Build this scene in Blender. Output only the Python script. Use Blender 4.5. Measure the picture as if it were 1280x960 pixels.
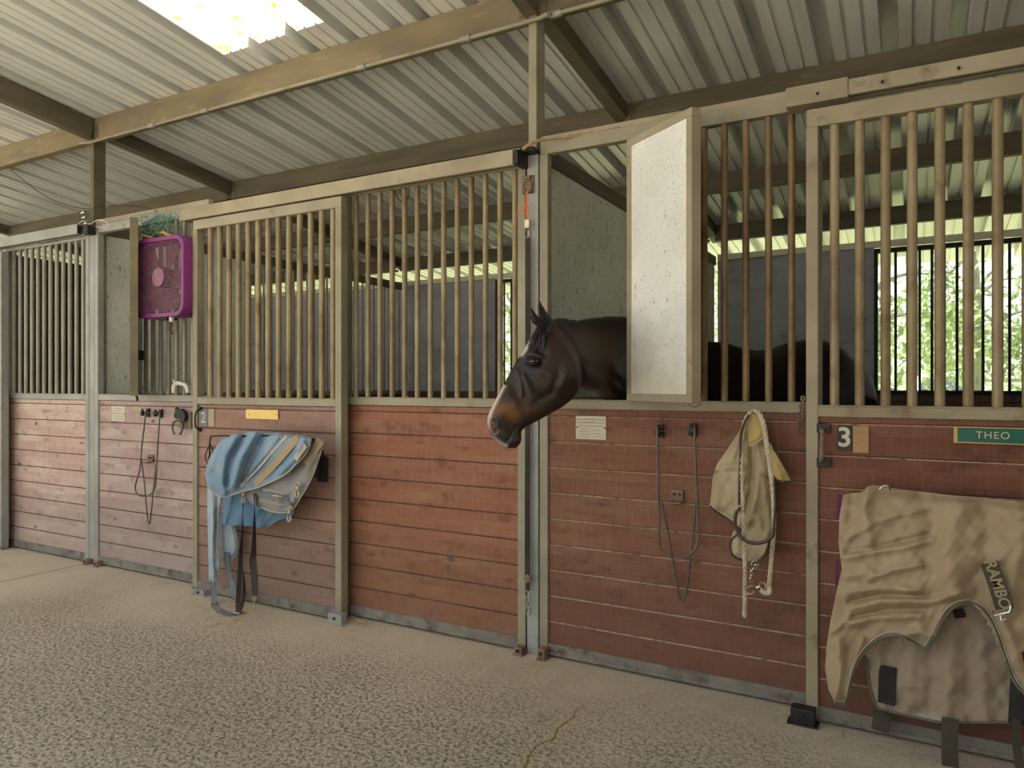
import bpy, bmesh, math, random
import numpy as np
from mathutils import Vector, Matrix, Euler

random.seed(7)
RNG = np.random.default_rng(7)
C = bpy.context.scene.collection
for o in list(bpy.data.objects):
    bpy.data.objects.remove(o)

# ------------------------------------------------------------------ camera
F = 900.0
S_ = 900/ math.hypot(900, 1620); C_ = 1620/ math.hypot(900, 1620)
CAMZ = 1.35
cd = bpy.data.cameras.new('camera'); cam = bpy.data.objects.new('camera', cd); C.objects.link(cam)
cam.location = (0, 0, CAMZ)
cam.rotation_euler = (math.pi/2, 0, math.atan2(S_, C_))
cd.sensor_width = 36; cd.lens = F/1280*36; cd.clip_start = .02; cd.clip_end = 300
sc = bpy.context.scene
sc.camera = cam

# ------------------------------------------------------------------ world, light, exposure
w = bpy.data.worlds.new('sky'); sc.world = w; w.use_nodes = True
nt = w.node_tree; nt.nodes.clear()
out = nt.nodes.new('ShaderNodeOutputWorld'); bg = nt.nodes.new('ShaderNodeBackground')
tc = nt.nodes.new('ShaderNodeTexCoord'); sep = nt.nodes.new('ShaderNodeSeparateXYZ')
rmp = nt.nodes.new('ShaderNodeValToRGB')
rmp.color_ramp.elements[0].position = .42; rmp.color_ramp.elements[0].color = (.80, .80, .74, 1)
rmp.color_ramp.elements[1].position = .75; rmp.color_ramp.elements[1].color = (.86, .93, 1.0, 1)
mp = nt.nodes.new('ShaderNodeMapRange'); mp.inputs[1].default_value = -1; mp.inputs[2].default_value = 1
nt.links.new(tc.outputs['Generated'], sep.inputs[0]); nt.links.new(sep.outputs[2], mp.inputs[0])
nt.links.new(mp.outputs[0], rmp.inputs[0]); nt.links.new(rmp.outputs[0], bg.inputs[0])
bg.inputs[1].default_value = 0.72
nt.links.new(bg.outputs[0], out.inputs[0])
sd = bpy.data.lights.new('sun', 'SUN'); sd.energy = 9.0; sd.angle = math.radians(8); sd.color = (1, .96, .88)
so = bpy.data.objects.new('sun', sd); C.objects.link(so)
so.rotation_euler = Vector((.10, -.14, -1)).to_track_quat('-Z', 'Y').to_euler()
sc.view_settings.view_transform = 'Standard'; sc.view_settings.look = 'None'
sc.view_settings.exposure = 1.17; sc.view_settings.gamma = 1; sc.view_settings.use_curve_mapping = False

# ------------------------------------------------------------------ pixel -> place
def at(px, py, y):
    r = (px-640)/F; t = y/(C_ + r*S_)
    return Vector((t*(-S_ + r*C_), y, CAMZ + t*(480-py)/F))
def atd(px, py, t):
    r = (px-640)/F
    return Vector((t*(-S_ + r*C_), t*(C_ + r*S_), CAMZ + t*(480-py)/F))
def at_np(px, py, y):
    r = (px-640)/F; t = y/(C_ + r*S_)
    return np.stack([t*(-S_ + r*C_), y + 0*t, CAMZ + t*(480-py)/F], -1)

# ------------------------------------------------------------------ mesh builder
class MB:
    def __init__(s): s.v = []; s.f = []; s.m = []
    def add(s, vs, fs, mi=0):
        b = len(s.v); s.v += [tuple(p) for p in vs]
        s.f += [tuple(i+b for i in f) for f in fs]; s.m += [mi]*len(fs); return s
    def box(s, x0, x1, y0, y1, z0, z1, mi=0):
        return s.add([(x0,y0,z0),(x1,y0,z0),(x1,y1,z0),(x0,y1,z0),(x0,y0,z1),(x1,y0,z1),(x1,y1,z1),(x0,y1,z1)],
              [(0,3,2,1),(4,5,6,7),(0,1,5,4),(1,2,6,5),(2,3,7,6),(3,0,4,7)], mi)
    def obox(s, p0, p1, w, h, up=(0,0,1), mi=0):     # bar from p0 to p1, w sideways, h along up
        p0 = Vector(p0); p1 = Vector(p1); d = (p1-p0).normalized(); u = Vector(up)
        sd = d.cross(u).normalized(); u = sd.cross(d).normalized()
        a = sd*w/2; b = u*h/2
        vs = [p0-a-b, p0+a-b, p0+a+b, p0-a+b, p1-a-b, p1+a-b, p1+a+b, p1-a+b]
        return s.add(vs, [(0,3,2,1),(4,5,6,7),(0,1,5,4),(1,2,6,5),(2,3,7,6),(3,0,4,7)], mi)
    def tube(s, pts, r, n=8, closed=False, mi=0, flat=None, caps=True):
        pts = [Vector(p) for p in pts]; N = len(pts)
        rs = r if isinstance(r, (list, tuple)) else [r]*N
        rings = []; nrm = None
        for i in range(N):
            if closed: d = pts[(i+1) % N]-pts[i-1]
            else: d = pts[min(i+1, N-1)]-pts[max(i-1, 0)]
            d = d.normalized() if d.length > 1e-9 else Vector((0,0,1))
            if nrm is None:
                nrm = d.orthogonal().normalized()
                if flat is not None:
                    q = Vector(flat); nrm = (q - d*q.dot(d)).normalized()
            else:
                nrm = (nrm - d*nrm.dot(d))
                nrm = nrm.normalized() if nrm.length > 1e-6 else d.orthogonal().normalized()
            bn = d.cross(nrm)
            rings.append([pts[i] + (nrm*math.cos(2*math.pi*k/n) + bn*math.sin(2*math.pi*k/n))*rs[i] for k in range(n)])
        vs = [p for R in rings for p in R]; fs = []
        M = N if closed else N-1
        for i in range(M):
            for k in range(n):
                a = i*n+k; b = i*n+(k+1) % n; c = ((i+1) % N)*n+(k+1) % n; d = ((i+1) % N)*n+k
                fs.append((a, b, c, d))
        if not closed and caps:
            fs.append(tuple(range(n))[::-1]); fs.append(tuple((N-1)*n+k for k in range(n)))
        return s.add(vs, fs, mi)
    def strap(s, pts, w, th, side=(1,0,0), mi=0):     # flat band following a path; side = direction of its width, or a list
        pts = [Vector(p) for p in pts]; N = len(pts); rings = []
        for i in range(N):
            d = (pts[min(i+1, N-1)]-pts[max(i-1, 0)]).normalized()
            q = Vector(side[i]) if isinstance(side, list) else Vector(side)
            q = (q - d*q.dot(d)).normalized(); nn = d.cross(q).normalized()
            ww = w[i] if isinstance(w, (list, tuple)) else w
            a = q*ww/2; b = nn*th/2
            rings.append([pts[i]-a-b, pts[i]+a-b, pts[i]+a+b, pts[i]-a+b])
        vs = [p for R in rings for p in R]; fs = [(3,2,1,0)]
        for i in range(N-1):
            for k in range(4):
                fs.append((i*4+k, i*4+(k+1) % 4, (i+1)*4+(k+1) % 4, (i+1)*4+k))
        fs.append(tuple((N-1)*4+k for k in range(4)))
        return s.add(vs, fs, mi)
    def prism(s, poly, ax, th, mi=0):                 # poly of 3D points extruded by th along ax
        poly = [Vector(p) for p in poly]; n = len(poly); ax = Vector(ax)*th
        return s.add(poly + [p+ax for p in poly],
            [tuple(range(n)), tuple(range(2*n-1, n-1, -1))] + [((i+1) % n, i, n+i, n+(i+1) % n) for i in range(n)], mi)
    def build(s, name, mat=None, parent=None, smooth=False, bevel=0, kind=None, solid=0):
        me = bpy.data.meshes.new(name); me.from_pydata(s.v, [], s.f); me.update()
        mats = mat if isinstance(mat, (list, tuple)) else [mat]
        for m in mats: me.materials.append(m)
        if len(mats) > 1: me.polygons.foreach_set('material_index', s.m)
        bm = bmesh.new(); bm.from_mesh(me); bmesh.ops.recalc_face_normals(bm, faces=bm.faces); bm.to_mesh(me); bm.free()
        if smooth:
            me.polygons.foreach_set('use_smooth', [True]*len(me.polygons))
            try: me.set_sharp_from_angle(angle=math.radians(40))
            except Exception: pass
        o = bpy.data.objects.new(name, me); C.objects.link(o)
        if parent is not None: par(o, parent)
        if solid:
            q = o.modifiers.new('solid', 'SOLIDIFY'); q.thickness = solid; q.offset = 0
        if bevel:
            q = o.modifiers.new('bevel', 'BEVEL'); q.width = bevel; q.segments = 2; q.limit_method = 'ANGLE'
        if kind: o['kind'] = kind
        return o
def par(o, p):
    o.parent = p
    q = p; off = Vector((0,0,0))
    while q is not None:
        off += q.location; q = q.parent
    if p.parent is None: o.matrix_parent_inverse = Matrix.Translation(-p.location)
def tag(o, label, cat, group=None):
    o['label'] = label; o['category'] = cat
    if group: o['group'] = group
    return o
def thing(name, loc, label, cat, group=None):
    o = bpy.data.objects.new(name, None); o.location = loc; o.empty_display_size = .1; C.objects.link(o)
    return tag(o, label, cat, group)
def smooth_path(pts, k=6, closed=False):              # Catmull-Rom
    P = [Vector(p) for p in pts]; n = len(P); out = []
    rng = range(n) if closed else range(n-1)
    for i in rng:
        if closed: a, b, c, d = P[i-1], P[i], P[(i+1) % n], P[(i+2) % n]
        else: a, b, c, d = P[max(i-1,0)], P[i], P[i+1], P[min(i+2,n-1)]
        for j in range(k):
            t = j/k
            out.append(.5*((2*b)+(c-a)*t+(2*a-5*b+4*c-d)*t*t+(-a+3*b-3*c+d)*t**3))
    if not closed: out.append(P[-1])
    return out
def rope_mb(mb, pts, R, turns_per_m=40, n=6):
    P = smooth_path(pts, 10)
    Q = [P[0]]; step = R*.7                            # even resample
    for p in P[1:]:
        while (p-Q[-1]).length > step: Q.append(Q[-1]+(p-Q[-1]).normalized()*step)
    N = len(Q); nrm = Vector((0,-1,0)); fr = []
    for i in range(N):
        d = (Q[min(i+1,N-1)]-Q[max(i-1,0)]).normalized()
        nrm = (nrm-d*nrm.dot(d)).normalized(); fr.append((nrm.copy(), d.cross(nrm)))
    for k in range(3):
        mb.tube([Q[i]+(fr[i][0]*math.cos(i*step*turns_per_m*6.283/1+k*2.094)+fr[i][1]*math.sin(i*step*turns_per_m*6.283+k*2.094))*R*.5 for i in range(N)], R*.56, n)
    return mb

# ------------------------------------------------------------------ materials
def _n(t, ty, **kw):
    n = t.nodes.new(ty)
    for k, v in kw.items():
        if k.startswith('i_'):
            key = k[2:]; key = int(key) if key.isdigit() else key
            n.inputs[key].default_value = v
        else: setattr(n, k, v)
    return n
def newmat(name):
    m = bpy.data.materials.new(name); m.use_nodes = True; t = m.node_tree
    return m, t, t.nodes['Principled BSDF']
def mixc(t, fac, a, b, mode='MIX'):
    n = t.nodes.new('ShaderNodeMix'); n.data_type = 'RGBA'; n.blend_type = mode
    for s, v in ((0, fac), (6, a), (7, b)):
        if hasattr(v, 'links'): t.links.new(v, n.inputs[s])
        else: n.inputs[s].default_value = v if s == 0 else (tuple(v)+(1,) if len(v) == 3 else v)
    return n.outputs[2]
def ramp(t, src, a, b, lo=0, hi=1):
    n = _n(t, 'ShaderNodeMapRange'); n.inputs[1].default_value = a; n.inputs[2].default_value = b
    n.inputs[3].default_value = lo; n.inputs[4].default_value = hi; t.links.new(src, n.inputs[0]); return n.outputs[0]
def math_(t, op, a, b=0, c=0):
    n = _n(t, 'ShaderNodeMath', operation=op)
    for i, v in enumerate((a, b, c)):
        if hasattr(v, 'links'): t.links.new(v, n.inputs[i])
        else: n.inputs[i].default_value = v
    return n.outputs[0]
def coords(t, scale=(1,1,1), rand=False):
    tc = _n(t, 'ShaderNodeTexCoord'); mp = _n(t, 'ShaderNodeMapping'); mp.inputs[3].default_value = scale
    t.links.new(tc.outputs['Object'], mp.inputs[0])
    if rand:
        oi = _n(t, 'ShaderNodeObjectInfo'); cb = _n(t, 'ShaderNodeCombineXYZ')
        v = math_(t, 'MULTIPLY', oi.outputs['Random'], 37.)
        for k in range(3): t.links.new(v, cb.inputs[k])
        t.links.new(cb.outputs[0], mp.inputs[1])
    return mp.outputs[0]
def noise(t, vec, scale, detail=4, rough=.55):
    n = _n(t, 'ShaderNodeTexNoise'); n.inputs['Scale'].default_value = scale; n.inputs['Detail'].default_value = detail
    n.inputs['Roughness'].default_value = rough; t.links.new(vec, n.inputs['Vector']); return n.outputs[0]
def bump(t, b, h, strength=.3, dist=.01):
    n = _n(t, 'ShaderNodeBump'); n.inputs['Strength'].default_value = strength; n.inputs['Distance'].default_value = dist
    t.links.new(h, n.inputs['Height']); t.links.new(n.outputs[0], b.inputs['Normal'])
def mat(name, c1, c2=None, c3=None, scale=6, sc_xyz=(1,1,1), rough=.6, metal=0, bmp=.1, thr=(.55,.75), spec=.4, rand=True, fine=60):
    m, t, b = newmat(name); v = coords(t, sc_xyz, rand)
    col = None
    if c2 is None: c2 = tuple(x*.75 for x in c1)
    f = ramp(t, noise(t, v, scale), .35, .65); col = mixc(t, f, c1, c2)
    if c3 is not None:
        f2 = ramp(t, noise(t, v, scale*2.7, 6, .65), thr[0], thr[1]); col = mixc(t, f2, col, c3)
    t.links.new(col, b.inputs['Base Color'])
    b.inputs['Roughness'].default_value = rough; b.inputs['Metallic'].default_value = metal
    b.inputs['Specular IOR Level'].default_value = spec
    if bmp: bump(t, b, noise(t, v, fine, 4), bmp, .004)
    return m
def wood_mat(name, base, alt, worn, wornamt=.5, z0=.0, pitch=.1274, knots=(.09,.05,.04), lowc=None):
    lowc = lowc or tuple(x*.72+.02 for x in (base[0]*.85, base[1]*1.1, base[2]*1.1))
    m, t, b = newmat(name)
    tc = _n(t, 'ShaderNodeTexCoord'); sp = _n(t, 'ShaderNodeSeparateXYZ'); t.links.new(tc.outputs['Object'], sp.inputs[0])
    idx = math_(t, 'FLOOR', math_(t, 'DIVIDE', math_(t, 'SUBTRACT', sp.outputs[2], z0), pitch))
    jo = math_(t, 'MULTIPLY', idx, 7.31)
    cb = _n(t, 'ShaderNodeCombineXYZ'); t.links.new(math_(t, 'ADD', math_(t, 'ADD', sp.outputs[0], sp.outputs[1]), jo), cb.inputs[0]); t.links.new(jo, cb.inputs[1]); t.links.new(sp.outputs[2], cb.inputs[2])
    def mpd(s):
        q = _n(t, 'ShaderNodeMapping'); q.inputs[3].default_value = s; t.links.new(cb.outputs[0], q.inputs[0]); return q.outputs[0]
    wn = _n(t, 'ShaderNodeTexWhiteNoise', noise_dimensions='1D'); t.links.new(idx, wn.inputs['W'])
    grain = noise(t, mpd((1.6, 1, 30)), 3.0, 8, .65)
    col = mixc(t, ramp(t, grain, .3, .7), base, alt)
    col = mixc(t, ramp(t, wn.outputs[0], 0, 1, 0, .35), col, tuple(x*.6 for x in base))
    blot = noise(t, mpd((1, 1, 3)), 2.2, 5, .6)
    col = mixc(t, ramp(t, blot, .48, .72, 0, wornamt), col, worn)
    dk = noise(t, mpd((1, 1, 1.6)), 7, 5, .6)
    col = mixc(t, ramp(t, dk, .55, .70, 0, .7), col, tuple(x*.40 for x in base))
    stk = noise(t, mpd((.9, 1, 75)), 3.0, 5, .7)
    col = mixc(t, ramp(t, stk, .56, .68, 0, .6), col, tuple(x*.45 for x in base))
    saw = noise(t, mpd((90, 1, 4)), 1.0, 3, .5)
    col = mixc(t, ramp(t, saw, .48, .75, 0, .4), col, worn)
    vo = _n(t, 'ShaderNodeTexVoronoi'); vo.inputs['Scale'].default_value = 3.2; t.links.new(mpd((1, 1, 1.7)), vo.inputs['Vector'])
    col = mixc(t, ramp(t, vo.outputs['Distance'], .05, .11, .85, 0), col, knots)
    low = math_(t, 'ADD', sp.outputs[2], math_(t, 'MULTIPLY', blot, .5))
    col = mixc(t, ramp(t, low, .45, .95, .5, 0), col, tuple(lowc))
    t.links.new(col, b.inputs['Base Color']); b.inputs['Roughness'].default_value = .62; b.inputs['Specular IOR Level'].default_value = .3
    h = math_(t, 'ADD', math_(t, 'MULTIPLY', grain, .6), math_(t, 'MULTIPLY', saw, .5))
    bump(t, b, h, .6, .004)
    return m
def fabric_mat(name, c1, c2, c3=None, rough=.9, weave=500, thr=(.55,.75), scale=5, bmp=.25):
    m, t, b = newmat(name); v = coords(t)
    col = mixc(t, ramp(t, noise(t, v, scale, 5), .35, .65), c1, c2)
    if c3 is not None: col = mixc(t, ramp(t, noise(t, v, scale*1.9, 6, .6), thr[0], thr[1]), col, c3)
    wv = noise(t, v, weave, 2)
    col = mixc(t, ramp(t, wv, .4, .7, 0, .35), col, tuple(x*.7 for x in c1))
    t.links.new(col, b.inputs['Base Color']); b.inputs['Roughness'].default_value = rough; b.inputs['Specular IOR Level'].default_value = .15
    wr = noise(t, v, 22, 5)
    bump(t, b, math_(t, 'ADD', math_(t, 'MULTIPLY', wv, .25), wr), bmp, .006)
    return m

M = {}
M['galv']   = mat('galvanised_steel', (.36,.36,.33), (.27,.27,.245), (.20,.16,.10), 3, rough=.55, metal=.15, bmp=.08, thr=(.6,.8))
M['galv_dirty'] = mat('dirty_galvanised_steel', (.26,.24,.20), (.18,.165,.135), (.10,.08,.06), 5, rough=.7, metal=.1, bmp=.15, thr=(.5,.68))
M['galv_tan'] = mat('dusty_galvanised_steel', (.38,.33,.225), (.28,.24,.155), (.17,.105,.05), 3, rough=.65, metal=.1, bmp=.12, thr=(.58,.78))
M['galv_mid'] = mat('grey_tan_steel', (.34,.31,.22), (.25,.22,.15), (.16,.105,.055), 3, rough=.6, metal=.1, bmp=.12, thr=(.6,.8))
M['bar_tan'] = mat('tan_bar_steel', (.34,.275,.16), (.25,.19,.10), (.15,.085,.035), 2.5, (1,1,.8), rough=.5, metal=.15, bmp=.12, thr=(.5,.75))
M['bar_rust'] = mat('rusty_bar_steel', (.28,.20,.10), (.20,.135,.06), (.11,.06,.025), 3, (1,1,.6), rough=.5, metal=.15, bmp=.15, thr=(.48,.72))
M['bar_grey'] = mat('grey_bar_steel', (.33,.31,.24), (.25,.225,.165), (.15,.10,.06), 3, rough=.45, metal=.2, bmp=.1, thr=(.6,.8))
M['purlin'] = mat('weathered_brown_purlin', (.15,.125,.08), (.10,.085,.055), (.22,.19,.13), 2.5, (.6,1,5), rough=.75, bmp=.15, thr=(.6,.72))
M['purlin_ochre'] = mat('ochre_dusty_purlin', (.235,.19,.105), (.16,.13,.08), (.33,.28,.18), 2.2, (.8,1,3), rough=.7, bmp=.15, thr=(.6,.75))
M['dark_iron'] = mat('dark_iron', (.05,.045,.04), (.03,.028,.026), (.11,.06,.03), 14, rough=.55, metal=.6, bmp=.2, thr=(.6,.8))
M['rod_iron'] = mat('grey_rod_iron', (.16,.15,.13), (.10,.09,.08), (.14,.08,.04), 14, rough=.45, metal=.6, bmp=.1, thr=(.6,.8))
M['chrome'] = mat('nickel', (.65,.64,.6), (.5,.49,.45), None, 10, rough=.25, metal=1, bmp=0)
M['brass'] = mat('brass', (.62,.54,.34), (.42,.36,.22), None, 20, rough=.35, metal=1, bmp=0)
M['black_strap'] = fabric_mat('black_webbing', (.035,.03,.03), (.055,.05,.048), None, .8)
M['brown_strap'] = fabric_mat('dark_brown_webbing', (.05,.04,.032), (.09,.07,.055), None, .85)
M['grey_strap'] = fabric_mat('grey_webbing', (.14,.15,.17), (.22,.23,.25), (.10,.10,.11), .85)
M['olive_strap'] = fabric_mat('olive_webbing', (.09,.085,.06), (.06,.055,.04), None, .85)
M['rope'] = mat('cotton_rope', (.62,.55,.42), (.45,.38,.27), None, 30, rough=.9, bmp=.3, fine=400)
M['dirty_rope'] = mat('dirty_rope', (.45,.34,.18), (.3,.22,.11), None, 30, rough=.9, bmp=.3, fine=400)
M['leather'] = mat('dark_leather', (.05,.035,.025), (.09,.065,.045), None, 12, rough=.45, bmp=.15)
M['wood1'] = wood_mat('pink_weathered_lit_boards', (.50,.32,.265), (.58,.41,.35), (.66,.55,.47), .75)  # weathering, with the cool light at the left also put into the pink
M['wood2l'] = wood_mat('grey_pink_weathered_lit_boards', (.41,.27,.24), (.49,.36,.32), (.53,.45,.40), .7)  # pale pink is part weathering, part cool light painted into the colour
M['wood2d'] = wood_mat('brown_red_door_boards', (.28,.155,.112), (.34,.20,.15), (.39,.28,.22), .6)
M['wood2r'] = wood_mat('orange_red_boards', (.29,.110,.056), (.33,.138,.075), (.35,.205,.135), .5)
M['wood3'] = wood_mat('deep_red_boards', (.195,.074,.040), (.24,.098,.057), (.27,.16,.10), .5)
M['wood3d'] = wood_mat('dark_red_door_boards', (.165,.060,.034), (.20,.082,.048), (.25,.13,.08), .45)
M['woodin'] = wood_mat('stall_inner_boards', (.16,.09,.06), (.2,.12,.08), (.25,.18,.13), .4)
M['dust'] = mat('dusty_board_edge', (.50,.40,.28), (.34,.25,.17), (.14,.07,.05), 9, (1,1,1), rough=.9, thr=(.5,.65))
M['dust_dark'] = mat('dark_board_edge', (.10,.055,.04), (.17,.10,.07), (.36,.28,.2), 9, rough=.9, thr=(.62,.7))
M['sheet'] = mat('speckled_stall_sheet', (.42,.43,.38), (.33,.34,.28), (.16,.16,.11), 5, (1,1,.7), rough=.75, bmp=.1, thr=(.56,.70), rand=False, fine=90)
M['sheet_white'] = None
M['sheet_grey'] = mat('grey_back_sheet', (.46,.47,.49), (.36,.37,.39), (.25,.25,.21), 2, (1,1,2), rough=.8, bmp=.05)
M['eave'] = mat('cream_header_steel', (.80,.76,.56), (.70,.66,.48), None, 3, rough=.5, bmp=.05)
M['navy'] = mat('navy_panel', (.02,.025,.04), (.015,.02,.03), None, 3, rough=.7)
M['white_pvc'] = mat('white_pvc', (.7,.66,.56), (.55,.5,.4), None, 8, rough=.5)
M['pipe_blue'] = mat('pale_blue_steel', (.42,.46,.50), (.32,.35,.38), (.2,.17,.12), 6, rough=.45, metal=.2)
M['twine_green'] = mat('green_twine', (.10,.26,.17), (.07,.18,.12), None, 20, rough=.8)
M['twine_orange'] = mat('orange_twine', (.8,.2,.06), (.6,.14,.05), None, 20, rough=.8)
M['rusty'] = mat('rusty_plate', (.28,.21,.15), (.18,.11,.07), (.12,.05,.02), 20, rough=.8, metal=.2)

def speck_mat(name, base, alt, spk, amount=.62, dirt=None):
    m, t, b = newmat(name); v = coords(t)
    col = mixc(t, ramp(t, noise(t, v, 2.2, 5), .35, .7), base, alt)
    col = mixc(t, ramp(t, noise(t, coords(t, (1,1,.45)), 42, 5, .7), amount, amount+.06, 0, .85), col, spk)
    col = mixc(t, ramp(t, noise(t, v, 110, 3, .6), .60, .68, 0, .8), col, spk)
    if dirt:
        sp = _n(t, 'ShaderNodeSeparateXYZ'); t.links.new(v, sp.inputs[0])
        q = math_(t, 'ADD', sp.outputs[2], math_(t, 'MULTIPLY', noise(t, v, 3.5, 6, .65), 1.3))
        col = mixc(t, ramp(t, q, 1.95, 2.4, .7, 0), col, dirt)
    t.links.new(col, b.inputs['Base Color']); b.inputs['Roughness'].default_value = .55
    bump(t, b, noise(t, v, 60), .1, .003)
    return m
M['sheet_white'] = speck_mat('white_speckled_sheet', (.80,.80,.77), (.66,.66,.61), (.26,.25,.20), .62, (.50,.46,.36))
M['sheet'] = speck_mat('grey_speckled_sheet', (.84,.86,.79), (.66,.69,.61), (.24,.25,.18), .585)

def roof_mat():
    m, t, b = newmat('corrugated_roof_steel'); v = coords(t)
    col = mixc(t, ramp(t, noise(t, coords(t, (3,.4,1)), 2, 5), .35, .65), (.76,.77,.75), (.64,.65,.62))
    sp = _n(t, 'ShaderNodeSeparateXYZ'); t.links.new(coords(t), sp.inputs[0])
    st = noise(t, coords(t, (9,.35,1)), 2, 6, .7)
    col = mixc(t, ramp(t, st, .55, .8, 0, .45), col, (.30,.27,.17))
    t.links.new(col, b.inputs['Base Color']); b.inputs['Roughness'].default_value = .42; b.inputs['Metallic'].default_value = .1
    return m
M['roof'] = roof_mat()
def skylight_mat():
    m, t, b = newmat('yellowed_translucent_panel'); v = coords(t)
    n1 = noise(t, v, 9, 8, .75)
    f = ramp(t, n1, .52, .66)
    col = mixc(t, f, (.95,.94,.92), (.75,.58,.16))
    tr = _n(t, 'ShaderNodeBsdfTranslucent'); t.links.new(col, tr.inputs[0])
    df = _n(t, 'ShaderNodeBsdfDiffuse'); t.links.new(col, df.inputs[0])
    mx = _n(t, 'ShaderNodeMixShader'); mx.inputs[0].default_value = .55
    t.links.new(df.outputs[0], mx.inputs[1]); t.links.new(tr.outputs[0], mx.inputs[2])
    o = [n for n in t.nodes if n.type == 'OUTPUT_MATERIAL'][0]; t.links.new(mx.outputs[0], o.inputs[0])
    return m
M['skylight'] = skylight_mat()
def floor_mat():
    m, t, b = newmat('worn_concrete'); v = coords(t)
    sp = _n(t, 'ShaderNodeSeparateXYZ'); t.links.new(v, sp.inputs[0])
    big = noise(t, v, .9, 5); col = mixc(t, ramp(t, big, .35, .65), (.62,.55,.43), (.47,.41,.315))
    med = noise(t, v, 7, 5, .65); col = mixc(t, ramp(t, med, .45, .7, 0, .6), col, (.62,.54,.41))
    vo = _n(t, 'ShaderNodeTexVoronoi'); vo.inputs['Scale'].default_value = 60; t.links.new(v, vo.inputs['Vector'])
    vo2 = _n(t, 'ShaderNodeTexVoronoi'); vo2.inputs['Scale'].default_value = 95; t.links.new(v, vo2.inputs['Vector'])
    # smooth strip by the stalls and around old joints, rough tamped texture elsewhere
    yy = math_(t, 'ADD', sp.outputs[1], math_(t, 'MULTIPLY', math_(t, 'SUBTRACT', noise(t, v, 1.6, 5), .5), 1.5))
    rough_f = ramp(t, yy, 2.35, 2.95, 1, 0.2)
    farl = ramp(t, sp.outputs[0], -5.2, -4.4, .1, 1)
    rf = math_(t, 'MULTIPLY', rough_f, farl)
    pit = ramp(t, vo.outputs['Distance'], .25, .75)
    n9 = noise(t, v, 55, 6, .72)
    pitc = math_(t, 'MULTIPLY', math_(t, 'MULTIPLY', ramp(t, n9, .48, .57), rf), .95)
    col = mixc(t, pitc, col, (.15,.125,.095))
    lt = math_(t, 'MULTIPLY', ramp(t, vo2.outputs['Distance'], .36, .14), math_(t, 'MULTIPLY', rf, .7))
    col = mixc(t, lt, col, (.70,.63,.51))
    fine = noise(t, v, 150, 5, .8); col = mixc(t, ramp(t, fine, .5, .64, 0, .8), col, (.22,.185,.14))
    st = noise(t, v, 3.3, 6, .7); col = mixc(t, ramp(t, st, .60, .74, 0, .45), col, (.19,.155,.11))
    # joint in line with the posts, and the wandering crack
    j = math_(t, 'ABSOLUTE', math_(t, 'ADD', sp.outputs[0], 5.43)); 
    col = mixc(t, ramp(t, j, .004, .010, .8, 0), col, (.09,.07,.05))
    wn = math_(t, 'ADD', math_(t, 'MULTIPLY', math_(t, 'SUBTRACT', noise(t, v, 2.2, 2), .5), .35), math_(t, 'MULTIPLY', math_(t, 'SUBTRACT', noise(t, v, 16, 4), .5), .07))
    ck = math_(t, 'ABSOLUTE', math_(t, 'ADD', math_(t, 'ADD', sp.outputs[0], 1.19), wn))
    msk = ramp(t, sp.outputs[1], 2.85, 2.6)
    cf = math_(t, 'MULTIPLY', ramp(t, ck, .002, .009, .75, 0), msk)
    col = mixc(t, math_(t, 'MULTIPLY', ramp(t, ck, .01, .045, .45, 0), msk), col, (.52,.42,.24))
    col = mixc(t, cf, col, (.11,.085,.05))
    t.links.new(col, b.inputs['Base Color']); b.inputs['Roughness'].default_value = .85; b.inputs['Specular IOR Level'].default_value = .25
    h = math_(t, 'ADD', math_(t, 'MULTIPLY', math_(t, 'SUBTRACT', 0, n9), rf), math_(t, 'MULTIPLY', noise(t, v, 160, 3), .12))
    h = math_(t, 'ADD', h, math_(t, 'MULTIPLY', math_(t, 'MULTIPLY', pit, -1), math_(t, 'MULTIPLY', rf, .4)))
    h = math_(t, 'SUBTRACT', h, math_(t, 'MULTIPLY', cf, .6))
    bump(t, b, h, .9, .012)
    return m
M['floor'] = floor_mat()

# ================================================================== LARGE STRUCTURE
Y0 = 3.2                       # front face of the fixed stall fronts
PX = [-9.15, -5.395, -1.66, 2.09]   # post lines
YB = 7.05                      # back wall
def roofz(y): return 3.345 + .133*(Y0-y)

MB().box(-40, 30, -30, 7.3, -.2, 0).build('floor', M['floor'], kind='structure')
# outside ground
g = MB().box(-70, 60, 7.3, 110, -.25, -.05)
M['grass'] = mat('sunlit_grass', (.26,.29,.14), (.30,.32,.17), (.42,.38,.27), .6, rough=.9, bmp=.3, rand=False)
MB().box(-40, 30, -40, -.0, -.15, .001).build('ground_front', mat('pale_yard_concrete', (.50,.46,.38), (.42,.38,.31), None, .8, rough=.9, rand=False), kind='structure') if False else None
go = g.build('ground', M['grass'], kind='structure')

# roof sheet with raised ribs, one ply of folded steel
def roof_profile(x0, x1):
    if x1 <= -2.44: return roof_prof(x0, x1, -3.743, .3065)
    if x0 >= -2.44: return roof_prof(x0, x1, -1.376, .3175)
    return roof_prof(x0, -2.44, -3.743, .3065)+roof_prof(-2.44, x1, -1.376, .3175)[1:]
def roof_prof(x0, x1, ph=-1.376, pitch=.3175):
    k0 = math.floor((x0-ph)/pitch)-1; pts = []
    k = k0
    while ph + k*pitch < x1+pitch:
        c = ph+k*pitch
        pts += [(c-.045,0), (c-.041,.088), (c+.041,.088), (c+.045,0)]
        for f in (.36,.64):
            m_ = c+pitch*f; pts += [(m_-.010,0), (m_-.007,.013), (m_+.007,.013), (m_+.010,0)]
        k += 1
    xs = [p[0] for p in pts]; zs = [p[1] for p in pts]
    return [(x0, float(np.interp(x0, xs, zs)))]+[p for p in pts if x0 < p[0] < x1]+[(x1, float(np.interp(x1, xs, zs)))]
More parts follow.
